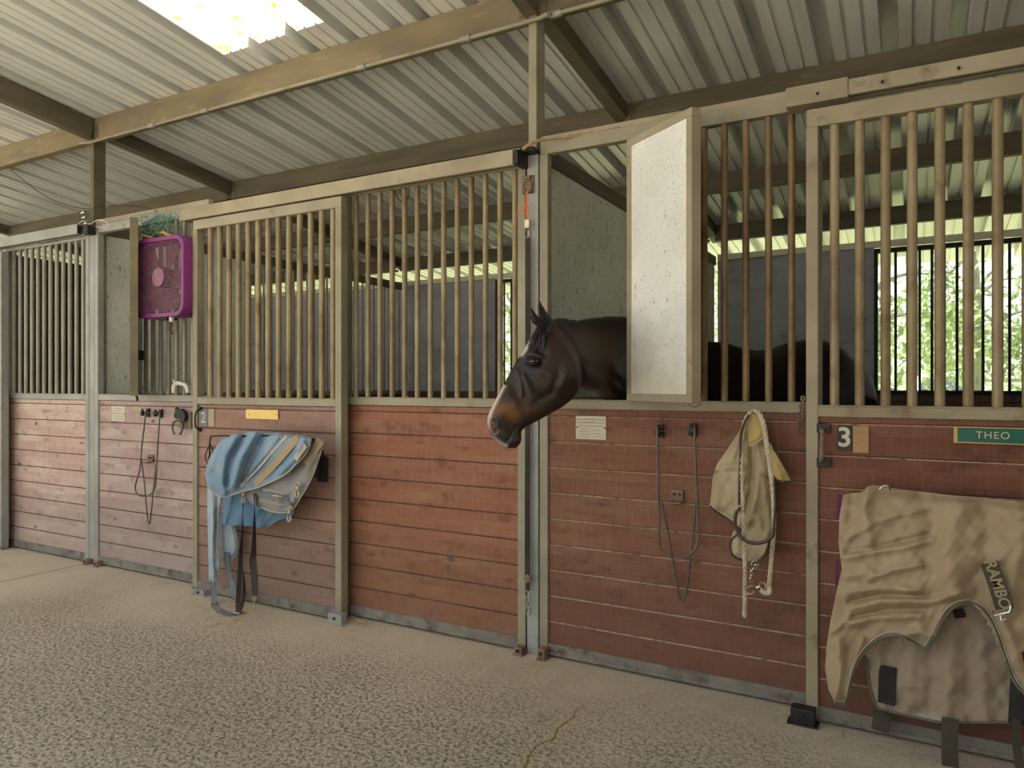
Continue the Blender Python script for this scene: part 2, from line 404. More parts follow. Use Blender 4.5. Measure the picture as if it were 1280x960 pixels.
SKX = [-1.376-.3175*k for k in range(40)]
sk_r = at(392, 30, 3.0)
def roof_piece(mb, x0, x1, y0, y1, off=0, th=.0015):
    pr = roof_profile(x0, x1)
    ys = [y0, y1]
    vs = []
    for y in ys:
        for (x, h) in pr: vs.append((x, y, roofz(y)+h+off))
        for (x, h) in pr: vs.append((x, y, roofz(y)+h+off+th))
    n = len(pr); fs = []
    for i in range(n-1):
        fs.append((i, i+1, 2*n+i+1, 2*n+i)); fs.append((n+i, 3*n+i, 3*n+i+1, n+i+1))
        fs.append((i, n+i, n+i+1, i+1)); fs.append((2*n+i, 2*n+i+1, 3*n+i+1, 3*n+i))
    fs.append((0, 2*n, 3*n, n)); fs.append((n-1, 2*n-1, 4*n-1, 3*n-1))
    mb.add(vs, fs)
# skylight span chosen between two major ribs
def find_rib(x): k = round((x+1.376)/.3175); return -1.376+k*.3175
def roof_xy(px, py):          # point of the roof plane behind a pixel
    r = (px-640)/F; a = C_+r*S_; u = (480-py)/F
    t = (3.345+.133*Y0-CAMZ)/(u+.133*a); return (t*(-S_+r*C_), t*a)
sa = roof_xy(273, 71); sb = roof_xy(394, 31)
skx0 = -3.743+.047; skx1 = -3.743+3*.3065-.047
sky1 = (sa[1]+sb[1])/2; sky0 = sky1-2.0
YR0, YR1 = -.7, 8.7
rf = MB(); roof_piece(rf, -19, 8, sky1, YR1); roof_piece(rf, -19, 8, YR0, sky0)
roof_piece(rf, -19, skx0, sky0, sky1); roof_piece(rf, skx1, 8, sky0, sky1)
rf.build('ceiling', M['roof'], kind='structure')
sk = MB(); roof_piece(sk, skx0-.012, skx1+.012, sky0-.08, sky1+.0, off=.006, th=.002)
tag(sk.build('skylight_panel', M['skylight']), 'bright translucent roof panel with yellow stains', 'skylight')

# purlins, girders, rafters, posts
def purlin(name, x0, x1, y, top, h, mt, label, wd=.06):
    th = thing(name, ((x0+x1)/2, y, top-h), label, 'beam')
    m = MB(); m.box(x0, x1, y, y+.006, top-h, top)                     # web
    m.box(x0, x1, y+.006, y+wd, top-.006, top); m.box(x0, x1, y+.006, y+wd, top-h, top-h+.006)
    m.box(x0, x1, y+wd-.006, y+wd, top-h+.006, top-h+.028)
    m.build('channel', mt, th, bevel=.002)
    for xx in (x0+.02, x1-.02):
        q = MB(); q.box(xx-.02, xx+.02, y-.005, y, top-h+.02, top-.03); q.tube([(xx, y-.012, top-h/2), (xx, y-.004, top-h/2)], .009, 6)
        q.build('end_clip', M['purlin'], th)
    return th
W = [('far left aisle bay', PX[0], PX[1]), ('fan and blue blanket bay', PX[1], PX[2]), ('right bay over the horse', PX[2], PX[3])]
for lb, x0, x1 in W:
    purlin('roof_purlin', x0+.04, x1-.035, Y0, roofz(Y0)-.004, .165, M['purlin_ochre'] if x1 < 0 else M['purlin'],
           {'far left aisle bay': 'ochre dusty steel purlin left of the far roof post', 'fan and blue blanket bay': 'long ochre dusty purlin above the conduit, between the two roof posts',
            'right bay over the horse': 'dark brown purlin at top right of the near roof post'}[lb])
    purlin('roof_purlin', x0+.03, x1-.03, 4.45, roofz(4.45)-.004, .155, M['purlin'],
           {'far left aisle bay': 'pale brown purlin just above the farthest left stall', 'fan and blue blanket bay': 'weathered purlin running just above the middle stall front',
            'right bay over the horse': 'dark purlin just above the horse stall front, below a row of bright rib gaps'}[lb])
    purlin('roof_purlin', x0+.03, x1-.03, 5.72, roofz(5.72)-.004, .15, M['purlin'],
           {'far left aisle bay': 'dark purlin inside the farthest left stall', 'fan and blue blanket bay': 'purlin seen through the bars at mid height of the middle stall roof',
            'right bay over the horse': 'dark purlin behind the bars of the horse stall, upper of the two'}[lb])
    purlin('roof_purlin', x0+.03, x1-.03, 6.88, roofz(6.88)-.004, .15, M['purlin'],
           {'far left aisle bay': 'rearmost purlin inside the farthest left stall', 'fan and blue blanket bay': 'rearmost purlin of the middle stall, above the cream header',
            'right bay over the horse': 'rearmost dark purlin behind the bars of the horse stall, above the cream header'}[lb])
names = ['end wall', 'far', 'near', 'right end']
for i, x in enumerate(PX):
    if i in (1, 2, 0, 3):
        lab = {0: 'dark sloping roof girder at the far left end of the barn', 1: 'dark steel roof girder running over the aisle to the far post', 2: 'steel roof girder running over the aisle to the near post', 3: 'steel roof girder over the aisle outside the frame at right'}[i]
        m = MB(); m.obox((x, -.6, roofz(-.6)-.085), (x, 3.19, roofz(3.19)-.085), .07, .155); o = m.build('roof_girder', M['purlin'], bevel=.004); tag(o, lab, 'beam')
        m = MB(); m.obox((x, 3.31, roofz(3.31)-.055), (x, 7.1, roofz(7.1)-.055), .085, .10); o = m.build('roof_rafter', M['purlin'], bevel=.003)
        tag(o, {0: 'sloping rafter over the farthest left stall end', 1: 'dark sloping rafter between the far stalls behind the far post', 2: 'dust-caked sloping rafter behind the near roof post', 3: 'sloping rafter beyond the right edge of the horse stall'}[i], 'beam')
    o = thing('roof_post', (x, 3.25, 0), {0: 'galvanised roof post at the left end of the barn', 1: 'slim galvanised roof post left of the purple fan', 2: 'slim steel roof post behind the horse head', 3: 'steel roof post at the right end of the horse stall'}[i], 'post')
    m = MB(); m.box(x-.024, x+.022, 3.2, 3.295, 2.5, roofz(3.3)-.02); m.build('upper_post', M['galv_mid'] if i != 1 else M['purlin'], o, bevel=.004)
    m = MB(); m.box(x-.032, x+.032, 3.2, 3.295, 0, 2.5); m.build('lower_post', M['galv'], o, bevel=.004)

# ================================================================== STALL FRONTS
BAR = {}
def bar_mesh(r, z0, z1, key):
    if key not in BAR:
        m = MB(); m.tube([(0,0,z0), (0,0,(z0+z1)/2), (0,0,z1)], r, 14); o = m.build('bar', None, None, smooth=True)
        BAR[key] = o.data; bpy.data.objects.remove(o)
    return BAR[key]
def bars(th, xs, y, z0, z1, r, mt):
    k = (r, z0, z1, mt.name)
    me = bar_mesh(r, z0, z1, k)
    if not me.materials or me.materials[0] is None:
        me.materials.clear(); me.materials.append(mt)
    for x in xs:
        o = bpy.data.objects.new('bar', me); C.objects.link(o); o.parent = th
        o.location = Vector((x, y, 0)) - th.location
def boards(x0, x1, yf, z0, z1, phase, pitch=.1274, axis='x', depth=.02, flip=1):
    # tongue-and-groove boards: one swept profile with stepped grooves; index 1 marks the small upward ledges
    m = MB(); zs = [z0]; z = phase
    while z < z0: z += pitch
    while z < z1: zs.append(z); z += pitch
    zs.append(z1)
    prof = []; mi = []
    for a, b in zip(zs[:-1], zs[1:]):
        if b-a < .01: continue
        prof += [(yf+flip*.007, a), (yf+flip*.0, a+.0035), (yf+flip*.0, b-.0055), (yf+flip*.007, b-.001)]; mi += [0, 0, 1, 0]
    n = len(prof)
    jj = [x0, x1]
    vs = []
    for x in jj:
        for (y, z) in prof: vs.append((x, y, z) if axis == 'x' else (y, x, z))
    for x in jj:
        for z in (z0, z1): vs.append((x, yf+flip*depth, z) if axis == 'x' else (yf+flip*depth, x, z))
    for i in range(n-1): m.add([], [], 0)
    m.v = [tuple(v) for v in vs]
    for i in range(n-1): m.f.append((i, n+i, n+i+1, i+1)); m.m.append(mi[i % 4])
    b0 = 2*n
    m.f += [(b0, b0+1, b0+3, b0+2), (0, b0, b0+2, n), (n-1, 2*n-1, b0+3, b0+1), tuple(range(n))+(b0+1, b0), tuple(range(n, 2*n))+(b0+3, b0+2)]
    m.m += [0]*5
    return m
LEDGE = 1.274
def front(name, label, cat, x0, x1, yf, mf, mw, mbar, xs, ztop=2.54, rail=.07, r=.015, dep=.045, dustm=None, stile=.045, opening=None, group=None, zl=LEDGE, phase=.0482, stile_w=None):
    th = thing(name, ((x0+x1)/2, yf+dep/2, 0), label, cat, group)
    z0 = .012
    m = MB(); m.box(x0+.001, x1-.001, yf+.002, yf+dep, z0, .066); m.box(x0+.001, x1-.001, yf-.004, yf+.01, z0, .03); m.build('bottom_channel', M['galv_dirty'], th, bevel=.003)
    m = MB(); m.box(x0+stile, x1-stile, yf, yf+dep, zl-.045, zl); m.box(x0+stile, x1-stile, yf-.004, yf+dep+.004, zl-.006, zl+.001); m.build('ledge_rail', mf, th, bevel=.003)
    m = MB(); m.box(x0+.002, x1-.002, yf, yf+dep, ztop-rail, ztop); m.build('top_rail', mf, th, bevel=.004)
    for a in (x0, x1-stile):
        m = MB(); m.box(a, a+stile, yf-.002, yf+dep+.001, z0-.002, ztop-rail); m.build('stile', mf, th, bevel=.004)
    b = boards(x0+stile-.004, x1-stile+.004, yf+.012, .062, zl-.043, phase)
    b.build('board_infill', [mw, dustm or M['dust_dark']], th)
    bars(th, xs, yf+dep*.5, zl-.01, ztop-rail+.01, r, mbar)
    return th
def arange(a, b, s):
    n = int(round((b-a)/s)); return [a+(b-a)*i/n for i in range(n+1)]

# far left stall: its sliding door (only the edge shows) and fixed panel
front('stall_door', 'far left sliding stall door, only its grey edge in view', 'stall door', -7.75, -6.47, 3.10, M['galv'], M['wood1'], M['bar_grey'], arange(-7.65, -6.57, .09), 2.43, .06, .017, .055)
front('stall_front', 'far left pale pink board panel with grey bars, left of the far post', 'stall panel', -6.62, -5.43, Y0, M['galv'], M['wood1'], M['bar_grey'], arange(-6.52, -5.54, .089), 2.47, .02)
# middle stall
s2l = front('stall_front', 'faded grey pink panel holding the purple fan and black blanket rack', 'stall panel', -5.36, -4.0, Y0, M['galv'], M['wood2l'], M['bar_grey'], arange(-4.78, -4.1, .089), 2.54, .06)
d2 = front('stall_door', 'sliding stall door number 2 carrying the blue blanket', 'stall door', -4.11, -2.83, 3.10, M['galv_mid'], M['wood2d'], M['bar_tan'], arange(-3.97, -2.915, .088), 2.418, .062, .0175, .055, zl=1.265)
front('stall_front', 'orange red board panel with tan bars left of the horse head', 'stall panel', -2.92, -1.70, Y0, M['galv_mid'], M['wood2r'], M['bar_tan'], arange(-2.827, -1.772, .088), 2.50, .02)
# horse stall
s3l = front('stall_front', 'deep red panel below the horse, with open feed hatch and card', 'stall panel', -1.62, -.325, Y0, M['galv_mid'], M['wood3'], M['bar_rust'], [-1.06, -.99, -.90, -.81, -.721, -.63, -.536, -.4435], 2.555, .065, dustm=M['dust'])
d3 = front('stall_door', 'sliding stall door number 3 with green nameplate and tan blanket', 'stall door', -.372, .91, 3.10, M['galv_tan'], M['wood3d'], M['bar_tan'], arange(-.269, .81, .09), 2.45, .072, .018, .055, dustm=M['dust'], zl=1.265)
front('stall_front', 'red board panel at the right end beyond stall door 3', 'stall panel', .86, 2.05, Y0, M['galv_tan'], M['wood3'], M['bar_tan'], arange(.96, 1.96, .09), 2.54, .06)

# hatch framing uprights
def upright(th, x, nm='hatch_post', mt=None, z0=LEDGE, z1=2.48):
    m = MB(); m.box(x-.02, x+.02, Y0, Y0+.045, z0, z1); m.build(nm, mt or M['galv_mid'], th, bevel=.003)
upright(s3l, -1.13); upright(s2l, -4.87, mt=M['pipe_blue'])
m = MB(); m.tube([(-4.84, 3.18, 1.29), (-4.84, 3.18, 2.47)], .013, 10); m.build('hinge_pin', M['pipe_blue'], s2l, smooth=True)
m = MB(); m.tube([(-1.115, 3.17, 1.29), (-1.115, 3.17, 2.46)], .008, 8); m.build('hinge_pin', M['rod_iron'], s3l, smooth=True)

def hatch(th, hx, hy, dx, dy, wdt, z0, z1, mf, ms, tk=.05):
    d = Vector((dx, dy, 0)).normalized(); n = Vector((-d.y, d.x, 0))   # n points away from the camera side
    if n.y < 0: n = -n
    p0 = Vector((hx, hy, 0)); p1 = p0+d*wdt; e = .035
    A = p0+n*tk/2; B = p1+n*tk/2
    fr = MB()
    for q, a in ((z0+e/2, 0), (z1-e/2, 0)):
        fr.obox((A.x, A.y, q), (B.x, B.y, q), tk, e)
    for P in (A+d*e/2, B-d*e/2):
        fr.obox((P.x, P.y, z0+e), (P.x, P.y, z1-e), e, tk, up=n)
    f = fr.build('feed_hatch', mf, th, bevel=.003)
    sh = MB(); a = A+d*e*.9-n*(tk/2-.004); b = B-d*e*.9-n*(tk/2-.004); zc0 = z0+e*.9; zc1 = z1-e*.9
    sh.prism([(a.x, a.y, zc0), (b.x, b.y, zc0), (b.x, b.y, zc1), (a.x, a.y, zc1)], n, .004)
    s = sh.build('sheet', ms); s.parent = f; s.matrix_parent_inverse = Matrix.Identity(4)
    return f
h3 = hatch(s3l, *at(783, 400, 3.165)[:2], *(atd(865, 400, 2.915)-at(783, 400, 3.165))[:2], .455, 1.272, 2.475, M['galv_tan'], M['sheet_white'], .05)
h2 = hatch(s2l, -4.87, 3.16, .95, -.615, .40, 1.272, 2.46, M['purlin_ochre'], M['sheet'], .05)

# top tracks
def track(x0, x1, z0, z1, label, mt, yf=3.115):
    th = thing('door_track', ((x0+x1)/2, 3.15, z0), label, 'door track')
    m = MB(); m.box(x0, x1, yf, yf+.006, z0, z1); m.box(x0, x1, yf+.006, 3.195, z1-.006, z1)
    m.box(x0, x1, yf+.006, yf+.02, z0, z0+.006); m.box(x0, x1, 3.16, 3.195, z0, z0+.006); m.box(x0, x1, 3.189, 3.195, z0+.006, z1-.006)
    m.build('channel', mt, th, bevel=.002)
    m = MB(); m.box(x0+.02, x1-.02, 3.145, 3.155, z0-.0, z0+.03); m.build('runner', M['rod_iron'], th)
    return th
track(-7.8, -5.44, 2.47, 2.545, 'pale steel door track above the far left bars', M['galv'])
t2 = track(-4.27, -1.69, 2.435, 2.512, 'tan steel door track above the middle stall', M['galv_tan'])
t3 = track(-.44, 2.05, 2.487, 2.548, 'dusty tan door track at top right with a bolted sleeve', M['galv_tan'])
m = MB(); m.box(-.45, -.22, 3.108, 3.2, 2.478, 2.556); m.build('end_sleeve', M['galv_tan'], t3, bevel=.002)
m = MB()
for x in (-.33, -.1, .15): m.tube([(x, 3.10, 2.51), (x, 3.11, 2.51)], .006, 6)
m.build('bolt', M['dark_iron'], t3)
m = MB(); m.box(-1.715, -1.685, 3.09, 3.2, 2.43, 2.50); m.box(-1.72, -1.62, 3.13, 3.2, 2.495, 2.515); m.build('end_bracket', M['dark_iron'], t2, bevel=.002)
# header tube above the fixed fronts
for x0, x1, lb, mt in ((-5.43, -4.1, 'dusty steel header tube behind the purple fan', M['galv_mid']), (-1.62, -.4, 'straw-dusted steel header over the feed opening', M['galv_tan'])):
    m = MB(); m.box(x0, x1, 3.215, 3.255, 2.545, 2.585); tag(m.build('header_tube', mt, bevel=.003), lb, 'beam')

# ================================================================== PARTITIONS
def partition(x, label, solid_to=4.62):
    th = thing('stall_partition', (x, 5.1, 0), label, 'partition'); w2 = .02
    m = MB(); m.box(x-w2, x+w2, 3.3, 6.98, 2.485, 2.57); m.build('top_rail', M['purlin'], th, bevel=.003)
    m = MB(); m.box(x-w2, x+w2, 3.3, 6.98, 1.235, 1.275); m.build('middle_rail', M['galv_mid'], th, bevel=.003)
    m = MB(); m.box(x-.008, x+.008, 3.31, solid_to, 1.275, 2.485); m.build('solid_sheet', M['sheet'], th)
    m = MB(); m.box(x-w2, x+w2, 3.3, 6.98, .02, .06); m.build('bottom_channel', M['galv'], th)
    b = boards(3.31, 6.97, x+.016, .06, 1.235, .05, axis='y', flip=-1, depth=.032); b.build('board_infill', [M['woodin'], M['dust_dark']], th)
    m = MB(); m.box(x-w2, x+w2, solid_to, solid_to+.04, 1.275, 2.485); m.build('upright', M['galv_mid'], th)
    n = 24
    me = bar_mesh(.011, 1.27, 2.49, 'part')
    if not me.materials or me.materials[0] is None: me.materials.clear(); me.materials.append(M['bar_grey'])
    for i in range(n):
        o = bpy.data.objects.new('bar', me); C.objects.link(o); o.parent = th
        o.location = Vector((x, solid_to+.13+i*.094, 0))-th.location
    return th
partition(-5.395, 'barred partition behind stall door 2, between the far stalls')
partition(-1.66, 'speckled grey partition seen through the feed opening behind the horse')
m = MB(); m.box(2.07, 2.11, 3.3, 6.98, 0, 2.75); m.build('wall_right', M['sheet_grey'], kind='structure')
m = MB(); m.box(-9.18, -9.14, 3.3, 7.0, 0, 2.85); m.build('wall_left', M['navy'], kind='structure')
m = MB(); m.box(.3, 12, -.95, -.85, 0, 3.6); m.build('added_shading_wall', M['woodin'], kind='structure')  # added behind the camera to block light and darken the right side
# ------------------------------------------------------------------ back wall
for i, (x0, x1) in enumerate(((PX[0], PX[1]), (PX[1], PX[2]), (PX[2], PX[3]))):
    xs_ = x0+(3.72, 1.27, 1.37)[i]
    b = boards(x0+.02, x1-.02, YB, 0.0, 1.265, .05, depth=.03); o = b.build('wall_back', [M['woodin'], M['dust_dark']], kind='structure')
    m = MB(); m.box(x0+.02, xs_, YB-.01, YB+.02, 1.265, 2.56); m.build('wall_back', M['sheet_grey'], kind='structure')
    if i == 0:
        m = MB(); m.box(x0+.03, x1-.03, 6.985, 7.03, 2.535, 2.59); tag(m.build('header_beam', M['eave'], bevel=.003), 'cream header on the back wall of the farthest stall', 'beam'); continue
    th = thing('window_%d' % i, ((xs_+x1)/2, YB, 1.265), '', ''); del th['label']; del th['category']; th['kind'] = 'structure'
    m = MB(); m.box(xs_, x1-.02, YB-.02, YB+.03, 1.26, 1.295); m.box(xs_, x1-.02, YB-.02, YB+.03, 2.49, 2.53)
    m.box(xs_, xs_+.03, YB-.02, YB+.03, 1.295, 2.49); m.box(x1-.07, x1-.02, YB-.02, YB+.03, 1.295, 2.49); m.build('window_frame', M['navy'], th, bevel=.003)
    me = bar_mesh(.0115, 1.29, 2.495, 'win')
    if not me.materials or me.materials[0] is None: me.materials.clear(); me.materials.append(M['dark_iron'])
    off = (-.124-.0905*40) if i == 2 else (-.124-.0905*200)
    x = off
    while x < x1-.1:
        if x > xs_+.07:
            o = bpy.data.objects.new('window_bar', me); C.objects.link(o); o.parent = th; o.location = Vector((x, YB, 0))-th.location
        x += .0905
    m = MB(); m.box(x0+.03, x1-.03, 6.985, 7.03, 2.535, 2.59)
    tag(m.build('header_beam', M['eave'], bevel=.003), ['cream header on the back wall of the farthest stall', 'cream header on the back wall of the middle stall', 'cream header on the back wall behind the horse'][i], 'beam')

# ================================================================== OUTDOORS
def leafmat(name, c):
    m, t, b = newmat(name)
    oi = noise(t, coords(t), 3.0, 3)
    col = mixc(t, ramp(t, oi, .35, .65), c, tuple(x*.6 for x in c))
    tr = _n(t, 'ShaderNodeBsdfTranslucent'); t.links.new(col, tr.inputs[0])
    df = _n(t, 'ShaderNodeBsdfDiffuse'); t.links.new(col, df.inputs[0])
    mx = _n(t, 'ShaderNodeMixShader'); mx.inputs[0].default_value = .5
    t.links.new(df.outputs[0], mx.inputs[1]); t.links.new(tr.outputs[0], mx.inputs[2])
    o = [n for n in t.nodes if n.type == 'OUTPUT_MATERIAL'][0]; t.links.new(mx.outputs[0], o.inputs[0])
    return m
M['leaf'] = leafmat('bright_leaf', (.40,.50,.25)); M['leaf2'] = leafmat('yellow_green_leaf', (.50,.55,.28))
M['bark'] = mat('pale_bark', (.34,.33,.29), (.24,.22,.19), (.14,.13,.10), 4, (1,1,.3), rough=.9, bmp=.4)
def tree(x, y, h, r, label, lm, z_lo=1.2, n=4600, tr=.16):
    th = thing('tree', (x, y, -.05), label, 'tree', None)
    m = MB(); top = (x+random.uniform(-.3,.3), y, h*.8)
    m.tube(smooth_path([(x,y,-.05), (x+.06,y,h*.3), (x-.05,y,h*.55), top], 5), [tr*(1-.045*i) for i in range(16)], 10)
    for k in range(9):
        a = random.uniform(0, 6.28); z0 = h*random.uniform(.28,.7); L = r*random.uniform(.5,.95)
        m.tube(smooth_path([(x,y,z0), (x+math.cos(a)*L*.5, y+math.sin(a)*L*.5, z0+L*.3), (x+math.cos(a)*L, y+math.sin(a)*L, z0+L*.35)], 4), [.05-.0045*i for i in range(9)], 6)
    m.build('trunk', M['bark'], th, smooth=True)
    m = MB(); cl = [(random.uniform(-1,1), random.uniform(-1,1), random.uniform(0,1)) for _ in range(26)]
    vs = []; fs = []
    for i in range(n):
        c = cl[i % 26]; cx = x+c[0]*r*.8; cy = y+c[1]*r*.8; cz = z_lo+c[2]*(h-z_lo)
        p = Vector((random.gauss(cx, r*.2), random.gauss(cy, r*.2), max(.9, random.gauss(cz, .4))))
        a = Vector((random.gauss(0,1), random.gauss(0,1), random.gauss(0,1))).normalized(); b_ = a.orthogonal().normalized()
        s = random.uniform(.06,.13); k = len(vs)
        vs += [p-a*s, p+b_*s*.5, p+a*s, p-b_*s*.5]; fs.append((k,k+1,k+2,k+3))
    m.add(vs, fs); o = m.build('foliage', lm, th)
TR = [(-.7, 14, 7, 1.5, 'leafy tree with pale trunk seen just right of the grey back panel', 0), (3.2, 14.5, 7.5, 1.5, 'bright leafy tree seen through the right end of the barred window', 1),
      (1.3, 20, 8, 2.0, 'leafy tree farther off behind the white car', 0), (6.4, 19, 8, 2.0, 'leafy tree beyond the right edge of the barred window', 1),
      (-8.2, 15, 7, 2.2, 'bright green tree seen through the bars left of the horse head', 0), (-3.8, 23, 8, 2.2, 'tree standing behind the middle stall partition', 1),
      (-14.5, 18, 8, 2.2, 'tree beyond the back of the farthest stall', 0), (-11.6, 12, 6, 1.2, 'young tree left of the bright green tree behind the middle stall', 1)]
for (x, y, h, r, lb, k) in TR: tree(x, y, h, r, lb, M['leaf2'] if k else M['leaf'], z_lo=1.0 if h < 7.4 else 1.6)
# hedge line far away
m = MB(); vs = []; fs = []
for i in range(9000):
    p = Vector((random.uniform(-30, 12), 44+random.gauss(0,.9), abs(random.gauss(0,1.2))+.1))
    a = Vector((random.gauss(0,1), random.gauss(0,1), random.gauss(0,1))).normalized(); b_ = a.orthogonal().normalized(); s = random.uniform(.1,.2); k = len(vs)
    vs += [p-a*s, p+b_*s*.5, p+a*s, p-b_*s*.5]; fs.append((k,k+1,k+2,k+3))
m.add(vs, fs); o = m.build('hedge', M['leaf']); tag(o, 'distant green undergrowth beyond the paddock', 'bushes'); o['kind'] = 'stuff'
# parked white car (rear view)
M['car'] = mat('white_car_paint', (.8,.8,.8), (.78,.78,.78), None, 3, rough=.25, bmp=0); M['glass'] = mat('dark_car_glass', (.03,.04,.05), (.05,.06,.07), None, 3, rough=.1, bmp=0)
cp = atd(1176, 480, 26.5); cx, cy = cp.x, cp.y
th = thing('car', (cx, cy, -.05), 'white parked car far outside the barred window', 'car')
prof = [(-2.2,.25),(-2.25,.75),(-2.1,.95),(-1.5,1.05),(-.9,1.62),(-.2,1.72),(1.3,1.72),(1.9,1.6),(2.15,1.0),(2.2,.7),(2.15,.25)]
m = MB(); m.prism([(cx-.85, cy+a, b-.02) for a, b in prof], (1,0,0), 1.7); m.build('body', M['car'], th, bevel=.09)
m = MB(); m.box(cx-.7, cx+.7, cy-1.5, cy-1.44, 1.1, 1.15); m.prism([(cx-.68, cy-1.40, 1.12), (cx+.68, cy-1.40, 1.12), (cx+.6, cy-.95, 1.58), (cx-.6, cy-.95, 1.58)], (0,-.02,.02), 1.0); m.build('windscreen', M['glass'], th)
for sx in (-.8, .8):
    for yy in (-1.4, 1.4):
        m = MB(); m.tube([(cx+sx-.1, cy+yy, .3), (cx+sx+.1, cy+yy, .3)], .34, 20); m.build('wheel', M['dark_iron'], th)
# paddock fence
th = thing('paddock_fence', (3.5, 24, -.05), 'low pale rail fence far outside at the right of the barred window', 'fence')
m = MB()
for z in (.6, 1.0, 1.4): m.box(1.6, 9, 23.97, 24.03, z, z+.1)
m.build('rail', M['bark'], th)
for x in (1.7, 3.5, 5.3, 7.1, 8.9):
    m = MB(); m.box(x-.06, x+.06, 24.03, 24.15, -.05, 1.6); m.build('fence_post', M['bark'], th)

# ================================================================== THE HORSE
def lerp(a, b, t): return a+(b-a)*t
def ring(c, up, lat, h, wd, n=28, e=2.3, drop=0):
    c = Vector(c); up = Vector(up); lat = Vector(lat); out = []
    for k in range(n):
        a = 2*math.pi*k/n; ca, sa = math.cos(a), math.sin(a)
        x = math.copysign(abs(ca)**(2/e), ca); y = math.copysign(abs(sa)**(2/e), sa)
        out.append(c + lat*x*wd*(1+drop*y) + up*y*h)
    return out
def loft(rings):
    n = len(rings[0]); vs = [p for R in rings for p in R]; fs = []
    for i in range(len(rings)-1):
        for k in range(n): fs.append((i*n+k, i*n+(k+1) % n, (i+1)*n+(k+1) % n, (i+1)*n+k))
    fs.append(tuple(range(n))[::-1]); fs.append(tuple((len(rings)-1)*n+k for k in range(n)))
    return vs, fs
def interp_rows(rows, k=4):
    A = np.array(rows, float); out = []
    for i in range(len(A)-1):
        p0, p1, p2, p3 = A[max(i-1,0)], A[i], A[i+1], A[min(i+2,len(A)-1)]
        for j in range(k):
            t = j/k
            out.append(.5*((2*p1)+(p2-p0)*t+(2*p0-5*p1+4*p2-p3)*t*t+(-p0+3*p1-3*p2+p3)*t**3))
    out.append(A[-1]); return out
VIEW = Vector((-S_, C_, 0))
hb = MB()
# head: front-of-face pixel, back-of-jaw pixel, distance, half width, taper
HEAD = [(614,545,632,560,2.955,.020,0), (610,534,645,560,2.96,.038,0), (609,524,652,551,2.965,.049,0), (612,514,652,539,2.97,.051,.05), (617,504,658,534,2.975,.048,.05),
        (624,491,669,528,2.98,.046,.0), (632,476,689,517,2.99,.050,-.05), (640,461,706,507,3.0,.062,-.1), (648,447,720,494,3.01,.078,-.1), (655,435,727,478,3.02,.090,-.1),
        (662,424,727,462,3.035,.094,-.1), (670,413,724,447,3.05,.086,-.1), (677,405,719,436,3.065,.072,0), (685,400,712,425,3.08,.052,0)]
rings = []
for (fx, fy, bx, by, t, hw, dr) in interp_rows(HEAD, 4):
    a = atd(fx, fy, t); b = atd(bx, by, t+.01); c = (a+b)/2; up = (a-b)/2
    rings.append(ring(c, up.normalized(), VIEW, up.length, hw, 28, 2.35, dr))
hb.add(*loft(rings))
# neck: crest pixel, throat pixel, distance, half width (profile); width lies across the neck
NECK = [(693,403,716,452,3.10,.045), (700,401,726,476,3.16,.062), (712,402,737,487,3.23,.066), (726,404,750,491,3.32,.070), (742,401,763,500,3.42,.078),
        (760,399,776,518,3.52,.088), (780,399,792,540,3.63,.100), (805,401,815,575,3.75,.125), (835,406,842,625,3.87,.16)]
ctr = []
for (ax, ay, bx, by, t, hw) in NECK: ctr.append(((atd(ax, ay, t)+atd(bx, by, t))/2))
rows = interp_rows(NECK, 3); rings = []
cs = [((atd(r[0], r[1], r[4])+atd(r[2], r[3], r[4]))/2) for r in rows]
for i, (ax, ay, bx, by, t, hw) in enumerate(rows):
    a = atd(ax, ay, t); b = atd(bx, by, t); up = (a-b)/2
    d = cs[min(i+1, len(cs)-1)]-cs[max(i-1, 0)]; lat = d.cross(up).normalized()
    rings.append(ring((a+b)/2, up.normalized(), lat, up.length, hw, 28, 2.2, -.25))
hb.add(*loft(rings))
# trunk: x, y, top, bottom, half width
TR_ = [(-1.12,3.70,1.36,1.00,.10), (-1.08,3.80,1.50,.90,.19), (-1.02,3.94,1.575,.86,.23), (-.95,4.08,1.585,.84,.25), (-.87,4.24,1.555,.80,.28), (-.79,4.40,1.548,.78,.30), (-.70,4.57,1.57,.80,.31),
       (-.62,4.74,1.615,.86,.30), (-.55,4.90,1.63,.95,.29), (-.48,5.06,1.60,.96,.27), (-.41,5.20,1.52,1.0,.235), (-.355,5.31,1.40,1.05,.17), (-.33,5.36,1.30,1.12,.09)]
rows = interp_rows(TR_, 3); rings = []
for i, (x, y, zt, zb, hw) in enumerate(rows):
    d = Vector((.42, .907, 0)); lat = Vector((d.y, -d.x, 0))
    rings.append(ring((x, y, (zt+zb)/2), (0,0,1), lat, (zt-zb)/2, hw, 28, 2.15, -.06))
hb.add(*loft(rings))
